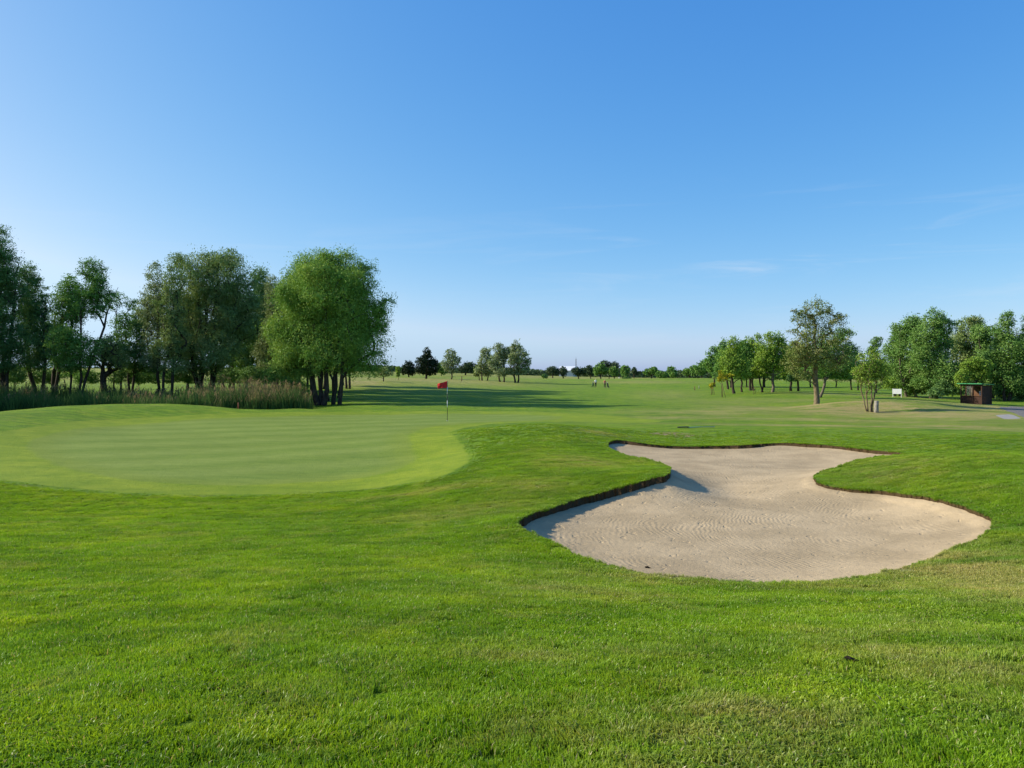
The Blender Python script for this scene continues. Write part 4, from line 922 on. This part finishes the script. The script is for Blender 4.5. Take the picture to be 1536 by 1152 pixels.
def build_flag():
    x, y, z = at(671, 40)
    t = thing('flagstick', 'red flag on a white and black striped flagstick on the putting green', 'flagstick', (x, y, z), 0)
    h = 2.08
    bands = [(0, .58, M_BLACK), (.58, 1.02, M_BLACK), (1.02, 1.36, M_WHITE), (1.36, 1.68, M_BLACK), (1.68, h, M_WHITE)]
    bands = [(-.05, .36, M_WHITE), (.36, .74, M_BLACK), (.74, 1.08, M_WHITE), (1.08, 1.40, M_BLACK), (1.40, 1.78, M_WHITE), (1.78, h, M_RED)]
    bands = [(-.05, .70, M_BLACK), (.70, 1.06, M_WHITE), (1.06, 1.40, M_BLACK), (1.40, 1.76, M_WHITE), (1.76, h, M_RED)]
    pole = tube_obj('pole', [(0, 0, -.05), (0, 0, h)], .013, M_BLACK, t, 10)
    for a, b, m in bands:
        if m is M_WHITE: tube_obj('white_band', [(0, 0, a), (0, 0, b)], .0155, m, pole, 10)
    # cloth hanging out to the left with a few folds
    nx, nz = 22, 12; W_, Hh = .52, .36
    V = []
    for i in range(nx+1):
        u = i/nx
        for j in range(nz+1):
            v = j/nz
            sag = -.17*u-.02*math.sin(u*6+v)*u
            V.append((-.014-W_*u*(1-.12*v*v), .075*math.sin(u*8+v*1.8)*u+.015*math.sin(u*15-v*3)*u, h-.0-Hh*v*(1-.32*u)+sag+(.02*u if v > .9 else 0)))
    fc = [(i*(nz+1)+j, i*(nz+1)+j+1, (i+1)*(nz+1)+j+1, (i+1)*(nz+1)+j) for i in range(nx) for j in range(nz)]
    o = np_mesh('flag_cloth', np.array(V), np.array(fc), M_RED, t, smooth=True)
    s = o.modifiers.new('thickness', 'SOLIDIFY'); s.thickness = .003
    # dark number patch on the cloth
    bm = bmesh.new(); add_box(bm, -.36, -.29, -.035, -.029, h-.33, h-.22, .004); bm_obj('flag_mark', bm, plain('dark_red_print', (.14, .012, .015), .7), o)
    tube_obj('cup_rim', [(0, 0, -.06), (0, 0, .004)], .054, M_WHITE, t, 20)

def person(label, px, Y, shirt, trous, rz, step=.22, cap=None, hold=None):
    x, y, z = at(px, Y)
    t = thing('person', label, 'person', (x, y, z), rz)
    def skin(name, verts, edges, rad, mat, parent, root=0, sub=1):
        me = bpy.data.meshes.new(name); me.from_pydata(verts, edges, []); me.update()
        me.materials.append(mat); o = link(bpy.data.objects.new(name, me), parent)
        md = o.modifiers.new('skin', 'SKIN'); md.use_smooth_shade = True
        for i, r in enumerate(rad):
            me.skin_vertices[0].data[i].radius = (r, r) if not hasattr(r, '__len__') else r
            me.skin_vertices[0].data[i].use_root = (i == root)
        sb = o.modifiers.new('smooth', 'SUBSURF'); sb.levels = sub; sb.render_levels = sub
        return o
    V, E, Rd = [], [], []
    def add(p, r, par=None):
        V.append(p); Rd.append(r)
        if par is not None: E.append((par, len(V)-1))
        return len(V)-1
    s = step
    pel = add((0, 0, .95), (.15, .11)); wa = add((0, 0, 1.10), (.135, .095), pel); ch = add((0, .01, 1.32), (.16, .11), wa)
    ne = add((0, .015, 1.49), .055, ch); jaw = add((0, .03, 1.575), (.062, .07), ne); hd = add((0, .03, 1.66), (.078, .092), jaw); cr = add((0, .015, 1.735), (.055, .065), hd)
    add((0, .12, 1.635), .014, hd)
    for sd, st in ((-1, s), (1, -s)):
        hip = add((.095*sd, 0, .90), .085, pel); kn = add((.10*sd, st*.55+.03, .49), .058, hip); an = add((.10*sd, st-.03, .085), .040, kn); add((.105*sd, st+.13, .035), .036, an)
        sh = add((.19*sd, 0, 1.41), .058, ch); el = add((.235*sd, -st*.35-.03, 1.13), .042, sh); wr = add((.23*sd, -st*.5+.10, .91), .027, el); pm = add((.228*sd, -st*.55+.13, .84), (.022, .034), wr)
        for q, (dx, ln) in enumerate(((-.024, .060), (-.009, .068), (.007, .064), (.022, .052))):
            k1 = add((.228*sd, -st*.55+.14+dx, .795), .0088, pm); add((.220*sd, -st*.55+.145+dx, .795-ln), .0075, k1)
        th = add((.222*sd, -st*.55+.175, .82), .0095, pm); add((.215*sd, -st*.55+.19, .785), .008, th)
    skin('body', V, E, Rd, M_SKIN, t)
    # shirt
    v = [(0, 0, .98), (0, 0, 1.12), (0, .01, 1.33), (0, .015, 1.45)]; e = [(0, 1), (1, 2), (2, 3)]; r = [(.165, .125), (.155, .112), (.178, .127), (.075, .075)]
    for sd, st in ((-1, s), (1, -s)):
        b = len(v); v += [(.19*sd, 0, 1.41), (.225*sd, -st*.22-.02, 1.19)]; e += [(2, b), (b, b+1)]; r += [.074, .066]
    skin('shirt', v, e, r, shirt, t)
    v = [(0, 0, 1.02), (0, 0, .93)]; e = [(0, 1)]; r = [(.158, .118), (.165, .125)]
    for sd, st in ((-1, s), (1, -s)):
        b = len(v); v += [(.096*sd, 0, .86), (.10*sd, st*.55+.03, .49), (.10*sd, st-.03, .12)]; e += [(1, b), (b, b+1), (b+1, b+2)]; r += [.102, .075, .066]
    skin('trousers', v, e, r, trous, t)
    bm = bmesh.new(); bmesh.ops.create_uvsphere(bm, u_segments=14, v_segments=8, radius=.094)
    for q in bm.verts: q.co = Vector((q.co.x, q.co.y*1.12+.02, q.co.z*.75+1.705))
    bmesh.ops.delete(bm, geom=[q for q in bm.verts if q.co.z < 1.66], context='VERTS')
    if cap:
        add_box(bm, -.07, .07, .10, .20, 1.685, 1.70, .004)
    bm_obj('cap' if cap else 'hair', bm, cap or M_HAIR, t, True)
    for sd, st in ((-1, s), (1, -s)):
        bm = bmesh.new(); add_box(bm, .105*sd-.05, .105*sd+.05, st-.10, st+.18, -.005, .085, .03); bm_obj('shoe', bm, M_BLACK, t, True)
    return t
def trolley(label, px, Y, rz, bagm, group):
    x, y, z = at(px, Y)
    t = thing('golf_trolley', label, 'golf trolley', (x, y, z), rz, group)
    bm = bmesh.new()
    add_tube(bm, [(0, -.1, .30), (0, .42, .12)], .018, 6); add_tube(bm, [(0, -.1, .30), (0, -.45, 1.02), (0, -.55, 1.05)], .016, 6)
    add_tube(bm, [(-.33, -.12, .15), (0, -.1, .30), (.33, -.12, .15)], .016, 6)
    fr = bm_obj('frame', bm, M_METAL, t, True)
    tube_obj('handle', [(-.14, -.55, 1.05), (.14, -.55, 1.05)], .020, M_BLACK, t)
    for wx, wy, r in ((-.34, -.12, .15), (.34, -.12, .15), (0, .44, .12)):
        w = tube_obj('wheel', [(wx-.022, wy, r), (wx+.022, wy, r)], r, M_BLACK, t, 18)
        tube_obj('hub', [(wx-.028, wy, r), (wx+.028, wy, r)], r*.4, M_METAL, w, 12)
    bag = tube_obj('golf_bag', [(0, .36, .20), (0, -.02, .78), (0, -.12, .92)], [.13, .15, .14], bagm, t, 14)
    for k in range(7):
        a = k*.9; p = Vector((.07*math.cos(a), -.10+.07*math.sin(a), .88)); q = p+Vector((.02*math.cos(a), -.13, .24+.03*(k % 3)))
        c = tube_obj('golf_club', [p, q], .006, M_METAL, bag, 6)
    return t
def build_people():
    person('golfer in a pale shirt and dark trousers walking on the far fairway', 893.5, 160, M_SHIRTW, M_NAVY, R(172), .24, M_WHITE)
    person('golfer in a coral red top and dark trousers on the far fairway', 907.3, 155, M_SHIRTR, M_NAVY, R(186), .18)
    g = 'golf trolleys beside the two golfers'
    trolley('dark green golf trolley at the left hand of the pale shirted golfer', 889.6, 160.5, R(170), M_BAGG, g)
    trolley('dark golf trolley at the right hand of the golfer in coral red', 911.4, 155.5, R(190), M_NAVY, g)
    person('person in a blue top and light trousers seen between the left trunks', 206.5, 150, M_SHIRTB, M_BEIGE, R(150), .15)
    trolley('golf trolley with a red bag next to the person in blue', 211.5, 150, R(200), plain('red_bag', (.38, .06, .04), .7), None)

def build_hut():
    x, y = to_x(1464, 78), 78.0; z = min(H(x+dx, y+dy) for dx in (-1.5, 1.5) for dy in (-1.3, 1.3))
    t = thing('shelter_hut', 'dark brown timber shelter with a green roof and open window at the wood edge', 'shelter', (x, y, z), R(-62))
    # local axes: front faces -y (turned towards the left of the view), right wall faces +x
    w, d, h = 2.1/2, 1.6/2, 2.02
    box_obj('base_slab', (-w-.25, w+.15, -d-.45, d+.1, -.25, .06), M_CONC, t)
    def boards(name, along, a0, a1, c, z0, z1, mat, th=.035, step=.14):
        bm = bmesh.new(); q = z0
        while q < z1-.01:
            q1 = min(q+step-.008, z1); j = .003*((int(q*100) % 3)-1)
            if along == 'x': add_box(bm, a0, a1, c-th/2+j, c+th/2+j, q, q1, .004)
            else: add_box(bm, c-th/2+j, c+th/2+j, a0, a1, q, q1, .004)
            q += step
        return bm_obj(name, bm, mat, t)
    boards('front_half_wall', 'x', -w+.05, w-.05, -d, .06, .92, M_HUT)
    boards('side_wall', 'y', -d+.05, d-.05, w, .06, h-.04, M_HUT)
    boards('back_wall', 'x', -w+.05, w-.05, d, .06, h-.04, M_HUTIN)
    boards('left_wall', 'y', -d+.05, d-.05, -w, .06, .92, M_HUT)
    for px_, py_ in ((-w, -d), (w, -d), (-w, d), (w, d), (.18, -d-.0)):
        box_obj('post', (px_-.055, px_+.055, py_-.055, py_+.055, .06, h), M_HUT, t, .006)
    box_obj('sill', (-w+.06, w-.06, -d-.09, -d+.06, .925, .965), M_HUTIN, t, .005)
    wf = box_obj('window_frame', (-.55, -.49, -d-.03, -d+.03, .97, h-.10), M_HUTIN, t)
    box_obj('pane', (-.485, .12, -d-.006, -d+.006, .97, h-.10), M_GLASS, wf)
    bm = bmesh.new(); vs = add_box(bm, -w-.24, w+.20, -d-.36, d+.22, h+.0, h+.075, .01)
    for v in bm.verts: v.co.z += -.05*(v.co.y)/1.2+.06
    bm_obj('roof', bm, M_GREENROOF, t)
    box_obj('header_beam', (-w-.06, w+.06, -d-.05, -d+.05, h-.10, h+.05), M_HUT, t)
    ch = thing('garden_chair', 'white plastic garden chair inside the timber shelter', 'chair', (t.matrix_basis @ Vector((.60, -.22, .062)))[:], R(-62+10))
    box_obj('seat', (-.21, .21, -.22, .22, .42, .45), M_WHITE, ch, .01)
    bm = bmesh.new()
    for k in range(4): add_box(bm, -.20+k*.105, -.115+k*.105, .20, .23, .45, 1.28, .008)
    add_box(bm, -.22, .22, .195, .235, 1.26, 1.34, .01); bm_obj('backrest', bm, M_WHITE, ch)
    for sx in (-1, 1):
        for sy in (-1, 1): tube_obj('leg', [(.19*sx, .20*sy, .42), (.22*sx, .23*sy, 0)], .02, M_WHITE, ch)
        tube_obj('armrest', [(.22*sx, -.2, .42), (.23*sx, -.2, .66), (.22*sx, .2, .68)], .022, M_WHITE, ch)

def build_small():
    # white notice board
    x, y, z = at(1345.5, 85)
    t = thing('notice_board', 'white board on two white posts before the right wood', 'sign', (x, y, z), R(-34))
    box_obj('board', (-.46, .46, -.02, .02, .36, .92), M_WHITE, t, .008)
    for s in (-1, 1): box_obj('post', (.42*s-.03, .42*s+.03, .022, .075, -.15, .95), M_WHITE, t, .006)
    # weathered post by the small tree
    x, y, z = at(1314.5, 53.6)
    bm = bmesh.new(); add_tube(bm, [(0, 0, -.1), (0, 0, .2), (.01, 0, .55), (.015, 0, .80), (.015, 0, .83)], [.155, .15, .145, .14, .115], 14)
    o = bm_obj('wooden_post', bm, M_POST, None, True); o.location = (x, y, z)
    tag(o, 'thick weathered grey post at the foot of the small tree', 'post')
    def stake(label, px, Y, h, mat, r=.03, lean=(0, 0), group=None, name='stake'):
        x, y, z = at(px, Y)
        bm = bmesh.new(); add_tube(bm, [(0, 0, -.08), (lean[0]*.5, lean[1]*.5, h*.5), (lean[0], lean[1], h-.02), (lean[0], lean[1], h)], [r, r, r, r*.6], 8)
        o = bm_obj(name, bm, mat, None, True); o.location = (x, y, z); tag(o, label, 'stake', group); return o
    g = 'stakes supporting saplings'
    stake('upright stake of the taller golden sapling', 1083.6, 87.5, 1.55, M_STAKE, .03, (0, 0), g)
    stake('stake leaning against the taller golden sapling from the right', 1088.5, 87.3, 1.6, M_STAKE, .03, (-.42, .1), g)
    stake('left stake of the tiny golden sapling', 1067, 96.5, .95, M_STAKE, .035, (.0, 0), g)
    stake('right leaning stake of the tiny golden sapling', 1071.5, 96.3, 1.0, M_STAKE, .035, (-.15, 0), g)
    g = 'short marker posts on the right rough'
    stake('short brown marker post left of the golden saplings', 1042, 122, .62, M_STAKE, .07, (0, 0), g, 'marker_post')
    stake('small pale topped marker post behind the short brown one', 1048.5, 140, .55, M_POST, .07, (0, 0), g, 'marker_post')
    stake('thin brown marker post beyond the shaded fairway left of the pale trees', 692.5, 170, 1.2, M_STAKE, .10, (0, 0), None, 'marker_post')
    stake('slim red and brown marker stake in front of the reeds', 357.5, 53.2, .62, plain('red_stake_paint', (.33, .10, .05), .7), .035, (0, 0), None, 'marker_stake')
    stake('thin wooden post between trunks at the left', 97.5, 95, 1.0, M_STAKE, .06, (0, 0), None, 'marker_post')
    stake('white marker post on the far fairway below the dense round tree', 928.7, 245, .62, M_WHITE, .10, (0, 0), None, 'marker_post')
    g = 'thin stakes beneath the grove'
    stake('left thin stake before the forked tree', 1130.5, 97, .9, M_STAKE, .025, (-.03, 0), g)
    stake('right thin stake before the forked tree', 1132.6, 97, .9, M_STAKE, .025, (.02, 0), g)
    # rake left on the grass behind the bunker
    x, y = hit(1029, 643)
    t = thing('bunker_rake', 'rake with a dark head and bluish handle lying behind the bunker', 'rake', (x, y, H(x, y)), R(20))
    tube_obj('handle', [(.05, 0, .05), (.75, 0, .06), (1.55, .05, .045)], .016, M_BLUE, t)
    bm = bmesh.new(); add_box(bm, -.42, .12, -.05, .05, .05, .10, .01)
    for k in range(8): add_tube(bm, [(-.40+k*.07, .05, .06), (-.40+k*.07, .11, .05)], .008, 5)
    bm_obj('rake_head', bm, M_BLACK, t)
    def clod(name, label, px, py, L_, seed):
        g = np.random.default_rng(seed); x, y = hit(px, py)
        bm = bmesh.new(); bmesh.ops.create_icosphere(bm, subdivisions=3, radius=1)
        for v in bm.verts:
            c = v.co.copy(); n = 1+.25*math.sin(c.x*5+seed)*math.sin(c.y*4+1)+.18*math.sin(c.z*7+c.x*3)+g.normal(0, .05)
            tail = 1.0 if c.x < .2 else 1+.9*(c.x-.2)
            v.co = Vector((c.x*L_*.5*n*tail, c.y*L_*.22*n, c.z*L_*.22*n*(1-.45*max(c.x, 0))))
            if c.x > .3: v.co.z -= .25*L_*(c.x-.3)
        o = bm_obj(name, bm, M_SOIL, None, True); o.location = (x, y, H(x, y)+.035+L_*.10); o.rotation_euler = (0, 0, R(-8))
        tag(o, label, 'clod')
    clod('earth_clod', 'dark torn clod of earth lying on the near lawn', 1273, 998, .058, 3)
    clod('earth_clod', 'black lump on the near grass edge of the bunker', 971, 856, .055, 8)
    # far white hall with an arched roof, and a mast
    x = to_x(852, 430); z = H(x, 430)
    t = thing('white_hall', 'far white hall with a low arched roof among the trees', 'building', (x, 430, z), R(78))
    box_obj('wall', (-7.2, 7.2, -4, 4, -1, 3.2), M_WALLW, t)
    bm = bmesh.new(); n = 16; pr = [(-7.6+15.2*i/n, 3.22+2.5*math.sin(math.pi*i/n)) for i in range(n+1)]
    f0 = [bm.verts.new((a, -4.4, b)) for a, b in pr]; f1 = [bm.verts.new((a, 4.4, b)) for a, b in pr]
    for i in range(n): bm.faces.new((f0[i], f0[i+1], f1[i+1], f1[i]))
    bm.faces.new(f0[::-1]); bm.faces.new(f1); bm.faces.new((f0[0], f1[0], f1[-1], f0[-1]))
    bm_obj('roof', bm, M_ROOFW, t)
    for k in range(4): box_obj('window', (-5.6+k*3.1, -3.9+k*3.1, -4.05, -4.001, 1.0, 2.2), plain('dark_window', (.05, .06, .07), .2, .5), t)
    x = to_x(864, 460); z = H(x, 460)
    t = thing('lattice_mast', 'thin grey lattice mast standing above the far trees', 'mast', (x, 460, z), R(20))
    bm = bmesh.new(); ht = 10.6
    for sx in (-1, 1):
        for sy in (-1, 1): add_tube(bm, [(.55*sx, .55*sy, -.5), (.22*sx, .22*sy, ht)], [.07, .05], 6)
    nb = 12
    for k in range(nb):
        a, b = ht*k/nb, ht*(k+1)/nb; ra, rb = .55-.33*k/nb, .55-.33*(k+1)/nb
        for (ax, ay), (bx, by) in (((-1, -1), (1, -1)), ((1, -1), (1, 1)), ((1, 1), (-1, 1)), ((-1, 1), (-1, -1))):
            add_tube(bm, [(ax*ra, ay*ra, a), (bx*rb, by*rb, b)], .035, 4)
    bm_obj('lattice', bm, M_METAL, t)
    tube_obj('antenna', [(0, 0, ht), (0, 0, ht+1.6)], .05, M_METAL, t)
# ------------------------------------------------------------------ sky and sun
SUN_EL, SUN_AZ = 28.5, -82.0        # azimuth clockwise from +y, so the sun stands to the left
w = bpy.data.worlds.new('World'); scene.world = w; w.use_nodes = True
nt = w.node_tree; nt.nodes.clear()
class _W: node_tree = nt
t = NT(_W)
sky = nt.nodes.new('ShaderNodeTexSky'); sky.sky_type = 'NISHITA'; sky.sun_disc = False
sky.sun_elevation = R(SUN_EL); sky.sun_rotation = R(SUN_AZ)
sky.altitude = 100; sky.air_density = SKY_AIR; sky.dust_density = SKY_DUST; sky.ozone_density = SKY_OZONE
# thin cirrus streaks low in the sky
gen = nt.nodes.new('ShaderNodeTexCoord').outputs['Generated']
sp = nt.nodes.new('ShaderNodeSeparateXYZ'); nt.links.new(gen, sp.inputs[0])
el = sp.outputs['Z']
v = t.scale(gen, (1.2, 1.2, 13.0))
n = t.noise(v, 2.6, 6.0, .62, .9)
band = t.math('MULTIPLY', t.step(el, .03, .13), t.step(el, .26, .15))
low = t.math('MULTIPLY', t.step(el, .0, .02), t.step(el, .075, .03))
right = t.math('MULTIPLY', t.step(sp.outputs['X'], .20, .30), t.step(sp.outputs['X'], .50, .36))
wisp = t.math('MULTIPLY', right, t.math('MULTIPLY', t.step(el, .105, .135), t.step(el, .175, .145)))
band = t.math('MULTIPLY', band, t.step(sp.outputs['X'], -.05, .25, .45, 1.0))
band = t.math('ADD', band, t.math('MULTIPLY', wisp, 1.3))
cl = t.math('MULTIPLY', t.step(n, .50, .74), t.math('ADD', t.math('MULTIPLY', band, .19), t.math('MULTIPLY', low, .10)))
# the camera's response to the clear sky: gain and contrast per channel
ss = nt.nodes.new('ShaderNodeSeparateColor'); nt.links.new(sky.outputs[0], ss.inputs[0])
sc_ = nt.nodes.new('ShaderNodeCombineColor')
kk = 1/(SKY_STR*2**EXPOSURE)
ch_ = [t.math('MULTIPLY', t.math('POWER', ss.outputs[i_], SKY_POW[i_]), SKY_GAIN[i_]*kk) for i_ in range(3)]
ch_[0] = t.math('MINIMUM', ch_[0], t.math('MULTIPLY', ch_[1], .80))
ch_[1] = t.math('MINIMUM', ch_[1], t.math('MULTIPLY', ch_[2], .80)); ch_[0] = t.math('MINIMUM', ch_[0], t.math('MULTIPLY', ch_[2], .60))
for i_ in range(3): nt.links.new(ch_[i_], sc_.inputs[i_])
c = t.mix(cl, sc_.outputs[0], (.74*kk, .82*kk, .92*kk))
bg = nt.nodes.new('ShaderNodeBackground'); nt.links.new(c, bg.inputs['Color']); bg.inputs['Strength'].default_value = SKY_STR
wo = nt.nodes.new('ShaderNodeOutputWorld'); nt.links.new(bg.outputs[0], wo.inputs['Surface'])
sd = bpy.data.lights.new('sun', 'SUN'); sd.energy = SUN_STR; sd.angle = R(.53); sd.color = (1.0, .91, .76)
so = bpy.data.objects.new('sun', sd); COL.objects.link(so)
az, e = R(SUN_AZ), R(SUN_EL)
to_sun = Vector((math.sin(az)*math.cos(e), math.cos(az)*math.cos(e), math.sin(e)))
so.rotation_euler = to_sun.to_track_quat('Z', 'Y').to_euler(); so.location = (-30, 0, 40)

import time
_t0 = time.time()
g = build_ground(); g['kind'] = 'structure'; print('ground', time.time()-_t0)
build_sand(); print('sand', time.time()-_t0)
build_grass(); print('grass', time.time()-_t0)
build_reeds(); print('reeds', time.time()-_t0)
build_trees(); print('trees', time.time()-_t0)
build_far_wood()
build_flag(); build_people(); build_hut(); build_small(); print('all', time.time()-_t0)
